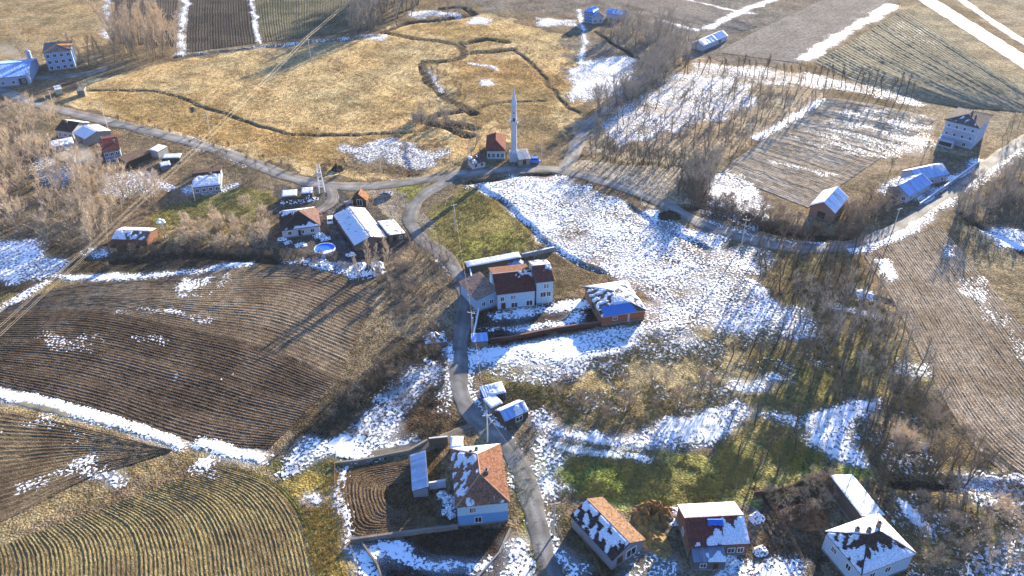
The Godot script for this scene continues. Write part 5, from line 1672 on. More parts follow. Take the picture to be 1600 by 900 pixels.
	obj("cover", s.mesh(), M.sheet, t)
	s = Shape.new()
	for k in 26:
		for j in 6:
			var w0 := lerpf(-0.2, 2.5, k / 26.0)
			var w1 := lerpf(-0.2, 2.5, (k + 1) / 26.0)
			var e0 := 2.9 - (0.35 + 1.5 * sin(PI * k / 26.0) + 0.25 * sin(k * 1.7)) * j / 6.0
			var e1 := 2.9 - (0.35 + 1.5 * sin(PI * (k + 1) / 26.0) + 0.25 * sin((k + 1) * 1.7)) * j / 6.0
			var f0 := 2.9 - (0.35 + 1.5 * sin(PI * k / 26.0) + 0.25 * sin(k * 1.7)) * (j + 1) / 6.0
			var f1 := 2.9 - (0.35 + 1.5 * sin(PI * (k + 1) / 26.0) + 0.25 * sin((k + 1) * 1.7)) * (j + 1) / 6.0
			var ya := 1.10 - 0.24 * j / 6.0
			var yb := 1.10 - 0.24 * (j + 1) / 6.0
			s.quad(Vector3(cos(w0) * e0, ya, sin(w0) * e0), Vector3(cos(w1) * e1, ya, sin(w1) * e1), Vector3(cos(w1) * f1, yb, sin(w1) * f1), Vector3(cos(w0) * f0, yb, sin(w0) * f0))
	obj("snow_patch", s.mesh(), M.snow, t)
	# heaps and yard clutter
	heap("hay_heap", 1022, 805, 4.2, 3.4, 2.2, Color(0.30, 0.17, 0.06), "orange-brown heap of old hay between the long barn and the brick house", "heap")
	heap("straw_heap", 1022, 845, 2.6, 4.2, 0.9, Color(0.36, 0.23, 0.08), "flatter tongue of scattered straw below the orange-brown hay heap", "heap")
	heap("manure_heap", 1262, 808, 4.4, 3.2, 1.7, Color(0.22, 0.11, 0.055), "reddish brown heap inside the farmhouse yard", "heap")
	heap("junk_heap", 582, 424, 3.6, 3.0, 1.9, Color(0.07, 0.08, 0.12), "snow-flecked bluish junk heap at the end of the farm yard", "heap", null, 0.62)
	heap("stone_heap", 680, 528, 2.8, 2.2, 1.2, Color(0.22, 0.20, 0.18), "heap of stones with snow in the rough plot beside the village road", "heap", null, 0.5)
	heap("earth_heap", 1045, 338, 4.0, 3.0, 1.5, Color(0.06, 0.055, 0.04), "dark mound of earth and brush below the bend of the main road", "heap")
	heap("log_heap", 455, 316, 3.4, 1.6, 1.1, Color(0.06, 0.06, 0.06), "dark woodpile in front of the open-fronted shed", "heap", null, 0.3)
	heap("scrap_heap", 485, 312, 2.6, 1.6, 1.2, Color(0.05, 0.05, 0.05), "scrap heap by the foot of the transformer pole", "heap", null, 0.35)
	heap("brick_heap", 492, 335, 2.2, 2.0, 1.3, Color(0.34, 0.17, 0.11), "heap of reddish bricks behind the white house", "heap")
	heap("brush_heap", 528, 265, 2.4, 2.0, 1.8, Color(0.05, 0.05, 0.04), "dark brush pile alone in the meadow above the main road", "heap")
	for q in [[441, 374, 1.1], [450, 379, 0.9], [470, 383, 1.3], [498, 368, 1.3], [508, 373, 1.2], [497, 415, 1.4], [512, 418, 1.2], [548, 398, 1.1], [563, 416, 1.5], [590, 413, 1.3], [555, 430, 1.6], [538, 336, 1.2]]:
		heap("clutter_heap", q[0], q[1], q[2] * 1.3, q[2], q[2] * 0.6, Color(0.14, 0.11, 0.09), "small snow-topped heap of farm clutter in the yard round the pool and the farm barn", "heap", null, 0.75, "clutter heaps of the farmyard")
	for q in [[700, 780, 0.9], [704, 792, 0.8], [698, 800, 0.8], [706, 806, 0.7], [690, 772, 0.8], [710, 780, 0.8]]:
		heap("clutter_heap", q[0], q[1], q[2] * 1.2, q[2], q[2] * 0.6, Color(0.16, 0.13, 0.10), "small snow-topped heap along the shaded side of the orange-roofed house", "heap", null, 0.7, "clutter heaps by the orange-roofed house")
	for q in [[1140, 876, 1.2], [1188, 862, 1.2], [1182, 810, 1.3], [1050, 800, 1.2], [1045, 815, 1.2]]:
		heap("clutter_heap", q[0], q[1], q[2] * 1.2, q[2], q[2] * 0.6, Color(0.20, 0.15, 0.10), "small snow-topped heap beside the brick house", "heap", null, 0.8, "clutter heaps by the brick house")
	car(516, 346, 0.2, Color(0.75, 0.76, 0.78), "white car parked in the farmyard beside the white house")
	car(833, 254, 1.6, Color(0.06, 0.22, 0.75), "bright blue van parked by the road at the mosque", "van", 5.0, 2.0)
	car(806, 414, 1.4, Color(0.05, 0.16, 0.5), "blue car in the walled yard behind the central house")
	for p in [[545, 322, 0.6, "grey car with snow on its roof by the small gabled shed"], [604, 306, 1.3, "dark car parked on the verge at the road fork"]]:
		car(p[0], p[1], p[2], Color(0.22, 0.23, 0.25), p[3])
	# tarpaulin on the brick house
	var tp := thing("tarpaulin", "blue tarpaulin folded over the ridge of the brick house", "tarpaulin", plan(1117, 812, 5.35))
	s = Shape.new()
	s.tint = Color(0.03, 0.13, 0.45)
	for k in 8:
		var x0 := -1.35 + 2.7 * k / 8.0
		var x1 := -1.35 + 2.7 * (k + 1) / 8.0
		var z0 := 1.0 + 0.12 * sin(k * 2.1)
		var z1 := 1.0 + 0.12 * sin((k + 1) * 2.1)
		s.quad(Vector3(x0, 0.05, 0), Vector3(x1, 0.05, 0), Vector3(x1, -0.36, z1), Vector3(x0, -0.36, z0))
		s.quad(Vector3(x0, -0.2, -0.45), Vector3(x1, -0.2, -0.45), Vector3(x1, 0.05, 0), Vector3(x0, 0.05, 0))
	obj("sheet", s.mesh(), M.sheet, tp)
	# the blue sheet on the brick barn
	var a := plan(944, 495, 3.22)
	var b := plan(996, 487, 3.22)
	var up := plan(985, 473, 4.2) - plan(996, 487, 3.22)
	var upl := plan(938, 480, 4.2) - plan(944, 495, 3.22)
	s = Shape.new()
	s.tint = Color(0.06, 0.17, 0.42)
	for k in 10:
		var p0 := (b - a) * k / 10.0
		var p1 := (b - a) * (k + 1) / 10.0
		var u0 := upl.lerp(up, k / 10.0)
		var u1 := upl.lerp(up, (k + 1) / 10.0)
		s.quad(p0, p1, p1 + u1 + Vector3.UP * 0.1, p0 + u0 + Vector3.UP * 0.1)
		s.quad(p0 - Vector3.UP * 0.06, p1 - Vector3.UP * 0.06, p1, p0)
	var bs := thing("blue_sheet", "deep blue sheet along the lower roof edge of the red brick barn", "tarpaulin", a)
	obj("sheet", s.mesh(), M.sheet, bs)
	# tall silo-like stack in the western hamlet
	var st := thing("water_tower", "narrow blue-white stack standing beside the three-storey blue house", "tower", plan(51, 103))
	s = Shape.new()
	s.tint = Color(0.5, 0.62, 0.82)
	s.lathe(Vector3.ZERO, [1.0, -0.2, 1.0, 6.4, 1.1, 6.5, 1.1, 6.8, 0.2, 7.3], 12)
	obj("shaft", s.mesh(), M.mottled, st)
	# the white-headed post on the lawn
	var ps := thing("lobed_post", "slim post with white lobed head standing on the green lawn", "post", plan(258, 372))
	s = Shape.new()
	s.tube(Vector3(0, -0.2, 0), Vector3(0.25, 5.4, 0), 0.14, 0.10, 7)
	obj("mast", s.mesh(), M.pole, ps)
	for q in [[-0.7, 5.3, 0.8], [0.6, 5.9, 0.75], [0.25, 5.0, 0.7], [-0.1, 6.1, 0.7], [0.95, 5.3, 0.6]]:
		s = Shape.new()
		s.lathe(Vector3(q[0], q[1], 0), [0.0, -q[2] * 0.6, q[2] * 0.7, -q[2] * 0.35, q[2] * 0.85, 0.0, q[2] * 0.6, q[2] * 0.4, 0.0, q[2] * 0.6], 8)
		obj("lobe", s.mesh(), M.snow, ps)

func build_walls() -> void:
	wall_line("garden_wall", [548, 848, 620, 838, 716, 826], 1.1, 0.45, Color(0.28, 0.25, 0.22), M.mottled, "grey stone wall along the lower side of the ploughed garden", "wall")
	wall_line("orchard_wall", [523, 726, 560, 722, 640, 706, 668, 690], 0.7, 0.4, Color(0.34, 0.30, 0.24), M.mottled, "low stone wall along the upper side of the ploughed garden", "wall")
	wall_line("courtyard_wall", [671, 765, 697, 761], 2.0, 0.25, Color(0.62, 0.68, 0.76), M.mottled, "white courtyard wall joining the metal lean-to to the orange-roofed house", "wall", Color(0.6, 0.6, 0.6, 1))
	wall_line("courtyard_back_wall", [671, 697, 700, 694], 2.2, 0.25, Color(0.18, 0.14, 0.11), M.mottled, "dark rear wall of the courtyard behind the orange-roofed house", "wall", Color(0.5, 0.5, 0.48, 1))
	wall_line("brick_wall", [765, 535, 800, 531, 870, 517, 945, 507], 1.1, 0.3, Color(0.15, 0.07, 0.05), M.mottled, "dark red brick wall along the front of the central yard", "wall", Color(0.2, 0.1, 0.075, 1))
	wall_line("roadside_wall", [732, 415, 741, 455, 748, 490, 740, 530], 1.4, 0.25, Color(0.45, 0.42, 0.40), M.mottled, "pale yard wall between the village road and the central house", "wall", Color(0.7, 0.7, 0.7, 1))
	wall_line("back_wall", [815, 403, 866, 392], 1.3, 0.3, Color(0.3, 0.3, 0.32), M.mottled, "snow-capped wall continuing from the long low shed", "wall", Color(0.8, 0.82, 0.86, 1))
	wall_line("hut_wall", [566, 851, 590, 885, 605, 930], 0.8, 0.3, Color(0.3, 0.26, 0.2), M.mottled, "low stone wall at the lower end of the snowy yard", "wall")
	wall_line("yard_kerb", [797, 828, 780, 865, 745, 905], 0.5, 0.3, Color(0.32, 0.3, 0.26), M.mottled, "low kerb wall curving between the lower yard and the road", "wall")
	wall_line("bend_wall", [1436, 322, 1490, 284, 1530, 255], 1.1, 0.3, Color(0.45, 0.52, 0.64), M.mottled, "pale wall between the blue-roofed buildings and the main road", "wall", Color(0.7, 0.74, 0.8, 1))
	wall_line("farm_wall", [1178, 775, 1225, 768, 1296, 742], 1.3, 0.35, Color(0.15, 0.10, 0.07), M.mottled, "dark mud wall closing the farmhouse yard at its upper side", "wall")
	fence("wire_fence", [885, 795, 905, 835, 935, 890, 950, 930], 2.2, 1.2, M.wood, "wire fence running downhill beside the long barn")
	fence("post_fence", [524, 728, 526, 780, 545, 848, 560, 900], 2.2, 1.3, M.wood, "post fence along the snowy verge of the ploughed garden")
	fence("yard_fence", [1200, 785, 1225, 825, 1250, 872, 1262, 900], 2.0, 1.4, M.wood, "board fence along the shaded side of the farmhouse yard", 3, true)
	fence("front_fence", [776, 492, 838, 482, 866, 474], 1.6, 1.1, M.frame, "white railing in front of the central house", 2)
	fence("far_fence", [1030, 108, 1160, 118, 1290, 140, 1430, 168], 4.5, 1.3, M.wood, "field fence below the far row of young trees", 2)
	fence("meadow_fence", [160, 105, 220, 97, 285, 88], 3.0, 1.4, M.wood, "dark fence between the poplars and the golden meadow", 3)
	fence("hamlet_fence", [180, 200, 260, 222, 330, 242, 400, 268], 3.0, 1.2, M.wood, "roadside fence below the main road at the western hamlet", 2)
	fence("field_fence", [655, 352, 690, 398, 722, 415], 2.5, 1.2, M.wood, "fence around the grass plot inside the road fork", 2)
	fence("plot_fence", [733, 415, 800, 402, 860, 390], 2.5, 1.4, M.wood, "fence between the grass plot and the long low shed", 2)

func build_poles() -> void:
	for p in [[170, 206, 11.0, "concrete pole beside the white house in the western hamlet"], [330, 213, 9.0, "pole where the pylon line crosses the main road"], [704, 258, 7.0, "pole on the verge just before the mosque"],
			[596, 276, 7.5, "pole in the meadow above the road fork"], [711, 362, 9.5, "pole in the grass plot inside the road fork"], [529, 318, 6.0, "pole at the mouth of the farmyard lane"], [1001, 319, 7.0, "pole below the road at the tan strip"],
			[1158, 386, 9.5, "pole in the snowy scrub below the eastern road"], [1397, 354, 6.5, "pole where the eastern road bends upward"], [846, 251, 8.5, "pole next to the blue van"], [762, 690, 8.0, "pole at the roadside just above the orange-roofed house"],
			[865, 835, 9.0, "pole between the lower road and the long barn"], [615, 352, 7.0, "pole beside the farm barn at the fork"], [738, 530, 8.5, "pole at the gate corner of the central yard"], [83, 163, 6.0, "pole at the hamlet junction"], [305, 314, 6.0, "pole at the edge of the green lawn"]]:
		utility_pole(p[0], p[1], p[2], p[3])
	var t := thing("transformer_pole", "pale twin-legged transformer pole beside the main road at the farmyard lane", "transformer pole", plan(503, 301), 0.3)
	for x in [-0.9, 0.9]:
		var s := Shape.new()
		s.tint = Color(0.7, 0.72, 0.76)
		s.tube(Vector3(x, -0.3, 0), Vector3(x * 0.45, 10.0, 0), 0.24, 0.16, 8)
		obj("leg", s.mesh(), M.tint, t)
	for y in [2.0, 4.0, 6.0, 8.2, 9.6]:
		var s := Shape.new()
		s.tint = Color(0.6, 0.62, 0.66)
		s.box(Vector3(0, y, 0), Vector3(2.0 - y * 0.11, 0.16, 0.16))
		obj("brace", s.mesh(), M.tint, t)
	var c := Shape.new()
	c.tint = Color(0.5, 0.52, 0.55)
	c.box(Vector3(0, 6.2, 0.5), Vector3(1.0, 1.2, 0.8))
	var tank := obj("transformer", c.mesh(), M.sheet, t)
	for x in [-0.3, 0.0, 0.3]:
		var i := Shape.new()
		i.lathe(Vector3(x, 7.4, 0.5), [0.03, 0.0, 0.08, 0.08, 0.05, 0.14, 0.08, 0.22, 0.03, 0.34], 6)
		obj("insulator", i.mesh(), M.frame, tank)
	# the pole line across the meadow and the ploughland
	var py := utility_pole(486, 95, 11.5, "tall pole in the meadow carrying the long line of wires", 2)
	var top := plan(486, 95) + Vector3(0, 11.0, 0)
	for k in 4:
		var off: float = [-1.6, -0.5, 0.6, 1.7][k]
		var far := plan(-150, 760, 0) + Vector3(0, 12.0 + 0.4 * (k % 2), 0)
		wire("power_wire", top + Vector3(off * 0.6, 0.3 * (k % 2), 0), far + Vector3(off, 0, off * 0.4), 2.0, 0.02, "power wire sagging from the meadow pole over the pale grove to the ploughland", "wires of the long line")
		wire("power_wire", plan(640, -60) + Vector3(off * 0.6, 11.0, 0), top + Vector3(off * 0.6, 0.3 * (k % 2), 0), 1.5, 0.02, "power wire running from the far trees to the meadow pole", "wires of the far line")
	for q in [[738, 530, 8.3, 762, 690, 7.8], [762, 690, 7.8, 865, 835, 8.8], [711, 362, 9.2, 738, 530, 8.3], [1001, 319, 6.8, 1158, 386, 9.2], [1158, 386, 9.2, 1397, 354, 6.3], [596, 276, 7.3, 704, 258, 6.8]]:
		wire("lane_wire", plan(q[0], q[1]) + Vector3(0, q[2], 0), plan(q[3], q[4]) + Vector3(0, q[5], 0), 0.8, 0.013, "thin wire strung between two lane poles", "wires between lane poles")
	# chimney smoke
	var fm := FogMaterial.new()
	fm.density = 0.018
	fm.albedo = Color(0.95, 0.95, 0.96)
	for q in [[150, 258, 11.0, 6.0, "pale smoke drifting past the dark red roof"], [36, 92, 10.0, 6.0, "pale smoke above the workshop roof"]]:
		var plume := thing("smoke", q[4], "smoke", plan(q[0], q[1], 3.0))
		for k in 6:
			var f := FogVolume.new()
			f.name = "puff"
			f.shape = RenderingServer.FOG_VOLUME_SHAPE_ELLIPSOID
			var wide: float = q[2] * (0.35 + 0.12 * k)
			f.size = Vector3(wide, wide * 0.6, wide * 0.7)
			f.position = Vector3(-k * 1.1 + rng.randf_range(-0.5, 0.5), k * 0.9, rng.randf_range(-0.8, 0.8))
			f.material = fm
			plume.add_child(f, true)

func plant_trees() -> void:
	# the pale grove of the western hamlet
	grove("pale_tree", [-60, 195, 55, 210, 80, 250, 130, 275, 245, 280, 250, 330, 165, 345, 150, 385, 60, 378, -60, 370], 72, 3.6, ["spread", "tangle", "tangle"], "pale", Vector2(6.5, 11.0), "bare pale tree in the thick grove below the western hamlet houses", "tree", "pale grove below the hamlet")
	grove("pale_tree", [10, 165, 90, 180, 85, 200, 20, 215], 14, 3.0, ["spread", "tangle"], "pale", Vector2(5, 8), "bare pale tree between the main road and the dark brown roof", "tree", "pale trees by the dark brown roof")
	grove("pale_bush", [280, 385, 300, 345, 400, 325, 425, 345, 420, 385, 350, 392], 34, 2.2, ["bush", "bush", "tangle"], "pale", Vector2(3.0, 5.5), "pale leafless bush in the thicket beside the green lawn", "bush", "thicket by the lawn")
	grove("tall_pale_tree", [-40, 230, 60, 250, 240, 290, 240, 330, 60, 350, -40, 340], 16, 7.0, ["slim", "spread"], "pale", Vector2(11.0, 14.5), "taller pale tree standing above the thick grove below the western hamlet houses", "tree", "taller trees of the pale grove")
	for q in [[150, 393, 16.0], [143, 380, 14.0], [175, 350, 12.0], [168, 375, 12.5]]:
		tree("tall_pale_tree", "slim", "pale", plan(q[0], q[1]), q[2], "tall pale tree rising from the lower rim of the grove near the long low shed", "tree", "tall trees at the grove's rim")
	for q in [[576, 428, 12.0], [590, 436, 11.0], [606, 424, 13.0], [560, 440, 9.0]]:
		tree("tall_pale_tree", "slim", "pale", plan(q[0], q[1]), q[2], "tall thin tree at the corner between the farm barn and the ploughland", "tree", "tall trees at the ploughland corner")
	# poplars of the top corner
	grove("poplar_tree", [170, 60, 270, 60, 285, 85, 180, 92], 30, 3.4, ["slim"], "pale", Vector2(17, 24), "tall leafless poplar in the stand by the dark ploughed strips", "poplar", "poplars by the dark strips")
	row("poplar_tree", [128, 104, 150, 100, 180, 96, 220, 94, 255, 90], 11, ["slim"], "brown", Vector2(12, 16), "leafless poplar in the row along the dark meadow fence", "poplar", "poplar row at the meadow fence")
	for q in [[118, 92, 16.0], [50, 95, 17.0], [38, 98, 12.0]]:
		tree("poplar_tree", "slim", "pale", plan(q[0], q[1]), q[2], "pale poplar standing close to the three-storey blue house", "poplar", "poplars near the three-storey blue house")
	# far belt above the meadow
	grove("belt_tree", [540, 62, 560, 30, 560, 0, 660, -30, 650, 20, 610, 50], 46, 4.0, ["slim", "spread", "tangle"], "grey", Vector2(14, 23), "grey bare tree in the belt at the head of the winding stream", "tree", "belt at the head of the stream")
	grove("belt_tree", [660, 14, 700, 10, 740, 14, 740, 24, 690, 26], 10, 4.0, ["tangle"], "grey", Vector2(5, 8), "small bare tree on the upper loop of the stream", "tree", "trees on the stream's upper loop")
	grove("stream_bush", [640, 178, 690, 172, 735, 205, 700, 208, 650, 205], 16, 2.5, ["bush", "tangle"], "grey", Vector2(3, 5.5), "leafless bush on the lower bank of the winding stream", "bush", "bushes on the stream's lower bank")
	grove("stream_bush", [660, 100, 690, 105, 740, 165, 700, 160], 16, 3.0, ["bush"], "brown", Vector2(1.5, 3.0), "low bush along the icy reach of the stream", "bush", "bushes on the icy reach")
	# trees of the mosque yard
	for q in [[742, 232, 7.5, "grey"], [752, 245, 4.0, "dark"], [790, 250, 4.5, "dark"], [736, 245, 5.0, "grey"], [840, 240, 4.0, "grey"], [748, 252, 3.0, "dark"]]:
		tree("yard_tree", "tangle", q[3], plan(q[0], q[1]), q[2], "small bare tree in the yard around the mosque", "tree", "trees around the mosque")
	# belt along the northern road and the woods beyond the bend
	grove("road_tree", [930, 165, 990, 130, 1010, 105, 1060, 85, 1078, 98, 1040, 130, 1000, 160, 950, 185, 925, 185], 56, 3.0, ["spread", "tangle", "slim"], "grey", Vector2(8, 12.5), "grey bare tree in the dense belt along the northern road", "tree", "belt along the northern road")
	grove("road_tree", [930, 75, 975, 40, 1070, 45, 1090, 85, 1040, 92, 1000, 80], 44, 4.0, ["spread", "tangle"], "grey", Vector2(7, 11), "grey bare tree in the copse behind the bright blue house", "tree", "copse behind the bright blue house")
	grove("orchard_tree", [915, 195, 960, 190, 1060, 150, 1180, 135, 1265, 140, 1230, 170, 1120, 240, 1095, 262, 1000, 255, 925, 238], 84, 4.4, ["young", "open", "open", "thin"], "brown", Vector2(7.0, 11.0), "bare brown tree in the broad wood beyond the road bend", "tree", "wood beyond the road bend")
	row("edge_tree", [925, 245, 980, 256, 1040, 262, 1092, 275], 22, ["thin", "tangle"], "dark", Vector2(6, 9), "dark bare tree on the lower rim of the wood above the tan strip", "tree", "wood rim above the tan strip")
	row("young_tree", [1068, 118, 1130, 116, 1200, 124, 1290, 134, 1360, 146, 1425, 158], 34, ["young"], "dark", Vector2(7, 10.5), "young tree in the evenly planted row along the far field", "tree", "planted row along the far field", 0.9)
	row("young_tree", [1290, 152, 1250, 180, 1190, 215, 1140, 245], 16, ["young"], "brown", Vector2(5, 8), "young tree in the slanting row beside the stubble field", "tree", "slanting row by the stubble field", 0.9)
	grove("bend_tree", [1070, 270, 1100, 262, 1130, 250, 1110, 300, 1075, 315], 26, 2.4, ["spread", "tangle"], "grey", Vector2(6, 9.5), "bare tree in the dense clump at the top of the snowy scrub", "tree", "clump above the snowy scrub")
	grove("bend_tree", [1050, 300, 1080, 290, 1100, 320, 1080, 330], 14, 2.2, ["tangle"], "dark", Vector2(6, 9), "dark bare tree pressed against the main road below the tan strip", "tree", "dark trees against the main road")
	row("hedge_bush", [1100, 333, 1150, 345, 1200, 360, 1260, 370, 1330, 372, 1345, 360], 56, ["bush", "tangle"], "dark", Vector2(2.5, 5.0), "dark hedge bush on the upper verge of the eastern road", "bush", "hedge on the upper verge")
	grove("scrub_bush", [1110, 310, 1180, 320, 1260, 350, 1250, 365, 1120, 335], 26, 2.5, ["bush", "thin"], "brown", Vector2(2.5, 5), "brown bush in the snowy scrub under the stubble field", "bush", "snowy scrub bushes")
	grove("barn_tree", [1310, 340, 1360, 310, 1400, 300, 1395, 330, 1340, 355], 22, 2.5, ["bush", "tangle"], "brown", Vector2(3, 6), "bare bushy tree between the metal barn and the white gable", "tree", "trees beside the metal barn")
	for q in [[1443, 245, 6.5], [1390, 268, 5.0]]:
		tree("field_tree", "spread", "dark", plan(q[0], q[1]), q[2], "lone dark tree at the stubble field's edge near the blue roofs", "tree", "lone trees near the blue roofs")
	grove("corner_tree", [1490, 350, 1500, 310, 1560, 280, 1640, 240, 1640, 350, 1560, 345], 42, 3.5, ["spread", "tangle"], "grey", Vector2(6.5, 10), "bare tree on the far side of the main road across from the blue roofs", "tree", "trees across from the blue roofs")
	row("house_tree", [1565, 215, 1590, 200, 1630, 190], 7, ["thin"], "brown", Vector2(6, 8), "bare tree behind the three-storey pale blue house", "tree", "trees behind the three-storey pale house")
	# the wood of the right-hand slope
	grove("wood_tree", [1170, 395, 1250, 395, 1340, 405, 1385, 460, 1330, 460, 1240, 470, 1190, 440], 40, 3.4, ["open", "open", "thin"], "dark", Vector2(7.5, 11.5), "dark bare tree in the wood just below the eastern road", "tree", "wood below the eastern road")
	grove("wood_tree", [1240, 475, 1340, 470, 1400, 510, 1440, 590, 1480, 670, 1400, 640, 1330, 610, 1260, 560], 70, 3.2, ["open", "open", "thin"], "grey", Vector2(8, 13), "dark bare tree in the wood along the pale furrowed field", "tree", "wood along the pale furrowed field")
	grove("copse_tree", [1120, 560, 1240, 540, 1260, 600, 1330, 620, 1300, 650, 1180, 610], 30, 3.8, ["open", "thin"], "dark", Vector2(7, 11), "dark bare tree in the open copse above the wide snow patch", "tree", "open copse above the wide snow patch")
	grove("copse_tree", [1130, 670, 1240, 650, 1250, 720, 1200, 755, 1120, 730], 13, 5.0, ["open"], "dark", Vector2(6, 9), "slender dark tree on the yellow grass between the snow patches", "tree", "slender trees on the yellow grass")
	grove("meadow_tree", [860, 640, 960, 600, 1080, 610, 1080, 640, 960, 665, 880, 665], 11, 5.0, ["thin", "bush"], "brown", Vector2(3.5, 6.5), "brown bushy tree on the bank below the white field", "tree", "bushy trees on the bank")
	for q in [[868, 632, 6.5], [920, 645, 6.0], [1095, 618, 7.5], [1110, 620, 7.0], [1040, 600, 5.0], [1016, 604, 5.0], [880, 608, 5.5]]:
		tree("bank_tree", "spread", "brown", plan(q[0], q[1]), q[2], "single bare tree on the grassy bank between the snow patches", "tree", "single trees on the bank")
	tree("round_tree", "round", "pale", plan(1411, 722), 9.5, "large round pale-crowned tree above the snow-roofed farm wing", "tree")
	grove("slope_tree", [1350, 640, 1390, 640, 1400, 720, 1380, 760, 1340, 720], 14, 3.5, ["open", "thin"], "dark", Vector2(7, 10), "dark tree close behind the round pale-crowned tree", "tree", "dark trees by the round crown")
	grove("slope_tree", [1440, 660, 1500, 700, 1540, 740, 1520, 760, 1450, 740], 20, 3.2, ["open", "spread", "thin"], "brown", Vector2(7, 10.5), "brown tree at the foot of the pale furrowed field", "tree", "trees at the furrowed field's foot")
	for q in [[1507, 762, 11.0], [1478, 752, 10.0], [1455, 750, 10.5]]:
		tree("slope_tree", "thin", "dark", plan(q[0], q[1]), q[2], "straight dark-stemmed tree beside the lower ditch", "tree", "straight stems by the ditch")
	grove("yard_bush", [1440, 770, 1500, 770, 1500, 900, 1440, 900], 18, 3.2, ["bush", "tangle"], "brown", Vector2(3, 6), "brown bush beside the farmhouse on its downhill side", "bush", "bushes beside the farmhouse")
	grove("yard_bush", [1510, 800, 1640, 780, 1640, 900, 1520, 900], 22, 3.2, ["bush", "tangle"], "pale", Vector2(2.5, 5), "pale bush on the rough grass of the lower corner", "bush", "bushes on the rough corner")
	tree("corner_pine", "thin", "dark", plan(1515, 850), 7.0, "dark thin tree on the green patch of the lower corner", "tree")
	grove("farm_bush", [1190, 775, 1290, 755, 1300, 790, 1230, 820], 16, 2.2, ["bush", "tangle"], "brown", Vector2(2.5, 5), "brown bush along the mud wall of the farmhouse yard", "bush", "bushes on the mud wall")
	# rough plot beside the village road
	grove("plot_bush", [590, 420, 640, 400, 690, 410, 715, 450, 715, 520, 660, 545, 600, 500], 26, 3.4, ["bush", "thin", "bush"], "brown", Vector2(2.0, 4.5), "brown bush in the rough plot beside the village road", "bush", "bushes of the rough plot")
	grove("hedge_tree", [560, 590, 600, 560, 660, 540, 680, 560, 640, 590, 560, 640, 500, 670, 500, 650], 34, 2.6, ["bush", "tangle"], "dark", Vector2(2.5, 5.5), "dark hedge tree along the lower rim of the ploughland", "tree", "hedge along the ploughland rim")
	grove("hedge_tree", [640, 385, 690, 390, 705, 412, 660, 415], 14, 2.0, ["thin", "tangle"], "brown", Vector2(4, 7), "brown tree at the fork where the village road turns down", "tree", "trees at the fork")
	row("wall_tree", [745, 410, 790, 402, 840, 394], 9, ["bush", "thin"], "dark", Vector2(2.0, 4.0), "small dark tree behind the long low shed", "tree", "trees behind the long low shed")
	row("field_edge_bush", [60, 392, 160, 396, 280, 395, 420, 400, 520, 408], 40, ["bush"], "dark", Vector2(1.5, 3.2), "low dark bush on the bank above the ploughland", "bush", "bushes on the ploughland bank", 1.5)
	grove("yard_shrub", [430, 395, 520, 400, 560, 425, 450, 410], 14, 2.0, ["bush"], "brown", Vector2(1.5, 2.6), "low brown shrub between the round pool and the ploughland", "bush", "shrubs below the pool")
	grove("roadside_bush", [500, 262, 540, 258, 545, 275, 505, 278], 6, 1.8, ["bush"], "dark", Vector2(2.0, 3.2), "dark bush at the meadow's edge above the farmyard lane", "bush", "bushes at the meadow's edge")
	grove("roadside_bush", [180, 178, 330, 220, 480, 268, 470, 275, 320, 232, 180, 188], 22, 4.0, ["bush"], "dark", Vector2(1.0, 2.2), "low bush on the verge of the main road along the meadow", "bush", "bushes on the meadow verge")
	grove("garden_tree", [340, 250, 440, 275, 430, 300, 350, 300], 14, 3.0, ["thin", "bush"], "brown", Vector2(3, 6), "bare tree between the snowy garden house and the main road", "tree", "trees behind the garden house")

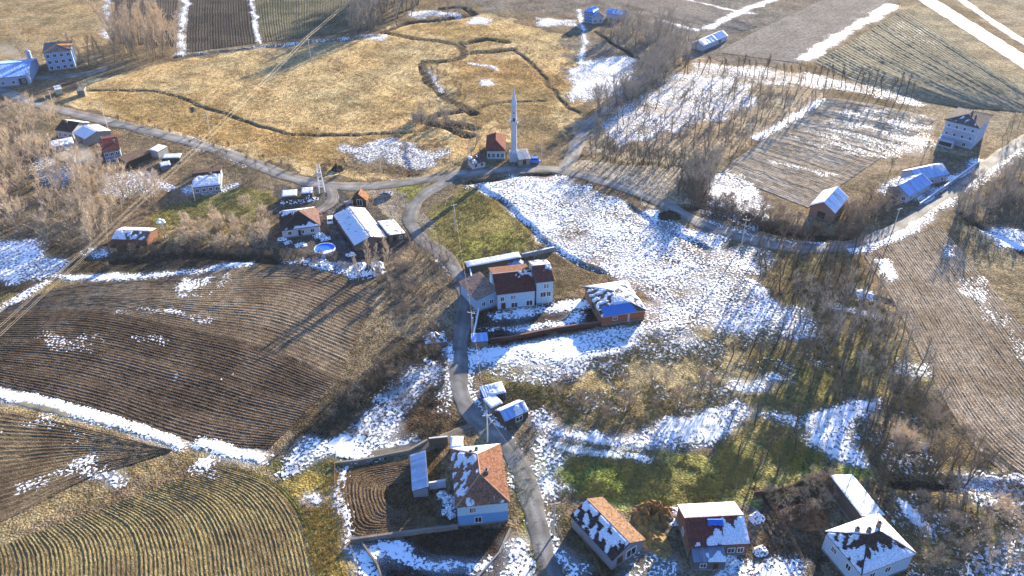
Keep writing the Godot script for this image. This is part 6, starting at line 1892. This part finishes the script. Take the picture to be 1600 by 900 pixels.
func grow_cover() -> void:
	var tuft := tuft_mesh(9, 0.55, 0.7, 0.035)
	var scrub := tuft_mesh(14, 1.1, 0.6, 0.022)
	cover("grass", [
		[[130, 140, 290, 95, 590, 60, 690, 30, 890, 70, 890, 200, 760, 225, 620, 285, 500, 265, 330, 225], 60000, Color(0.62, 0.45, 0.21)],
		[[540, 225, 700, 225, 700, 275, 550, 270], 5000, Color(0.34, 0.25, 0.13)],
		[[665, 335, 735, 285, 860, 382, 720, 412], 7000, Color(0.30, 0.25, 0.08)],
		[[745, 290, 870, 280, 985, 322, 1180, 450, 1200, 525, 1050, 480, 935, 424], 14000, Color(0.17, 0.13, 0.085)],
		[[950, 520, 1230, 500, 1330, 640, 1180, 760, 870, 780, 850, 690], 42000, Color(0.32, 0.26, 0.11)],
		[[870, 695, 1320, 690, 1300, 750, 1050, 790, 900, 780], 20000, Color(0.24, 0.235, 0.07)],
		[[800, 690, 830, 740, 845, 860, 870, 930, 830, 930, 812, 820], 3000, Color(0.30, 0.25, 0.08)],
		[[450, 720, 530, 720, 560, 940, 500, 940], 8000, Color(0.40, 0.28, 0.07)],
		[[1330, 640, 1460, 620, 1640, 780, 1640, 930, 1430, 930], 26000, Color(0.25, 0.20, 0.10)],
		[[240, 320, 430, 300, 420, 370, 240, 378], 6000, Color(0.28, 0.23, 0.085)],
		[[740, 580, 1000, 545, 900, 660, 800, 660], 9000, Color(0.22, 0.18, 0.075)]], tuft, Vector2(0.5, 1.2))
	cover("undergrowth", [
		[[1170, 395, 1340, 405, 1480, 670, 1330, 620, 1240, 520], 9000, Color(0.26, 0.21, 0.12)],
		[[-60, 195, 80, 220, 250, 280, 250, 340, 150, 390, -60, 375], 12000, Color(0.34, 0.26, 0.17)],
		[[915, 195, 1060, 150, 1265, 140, 1120, 250, 925, 240], 6000, Color(0.36, 0.28, 0.18)],
		[[590, 410, 700, 405, 720, 530, 640, 560], 3000, Color(0.26, 0.20, 0.13)],
		[[480, 680, 620, 550, 700, 540, 690, 690], 4500, Color(0.13, 0.10, 0.06)],
		[[1490, 350, 1560, 280, 1640, 240, 1640, 350], 6000, Color(0.24, 0.19, 0.13)],
		[[1060, 290, 1200, 330, 1260, 365, 1100, 340], 4000, Color(0.19, 0.145, 0.095)]], scrub, Vector2(0.6, 1.4))
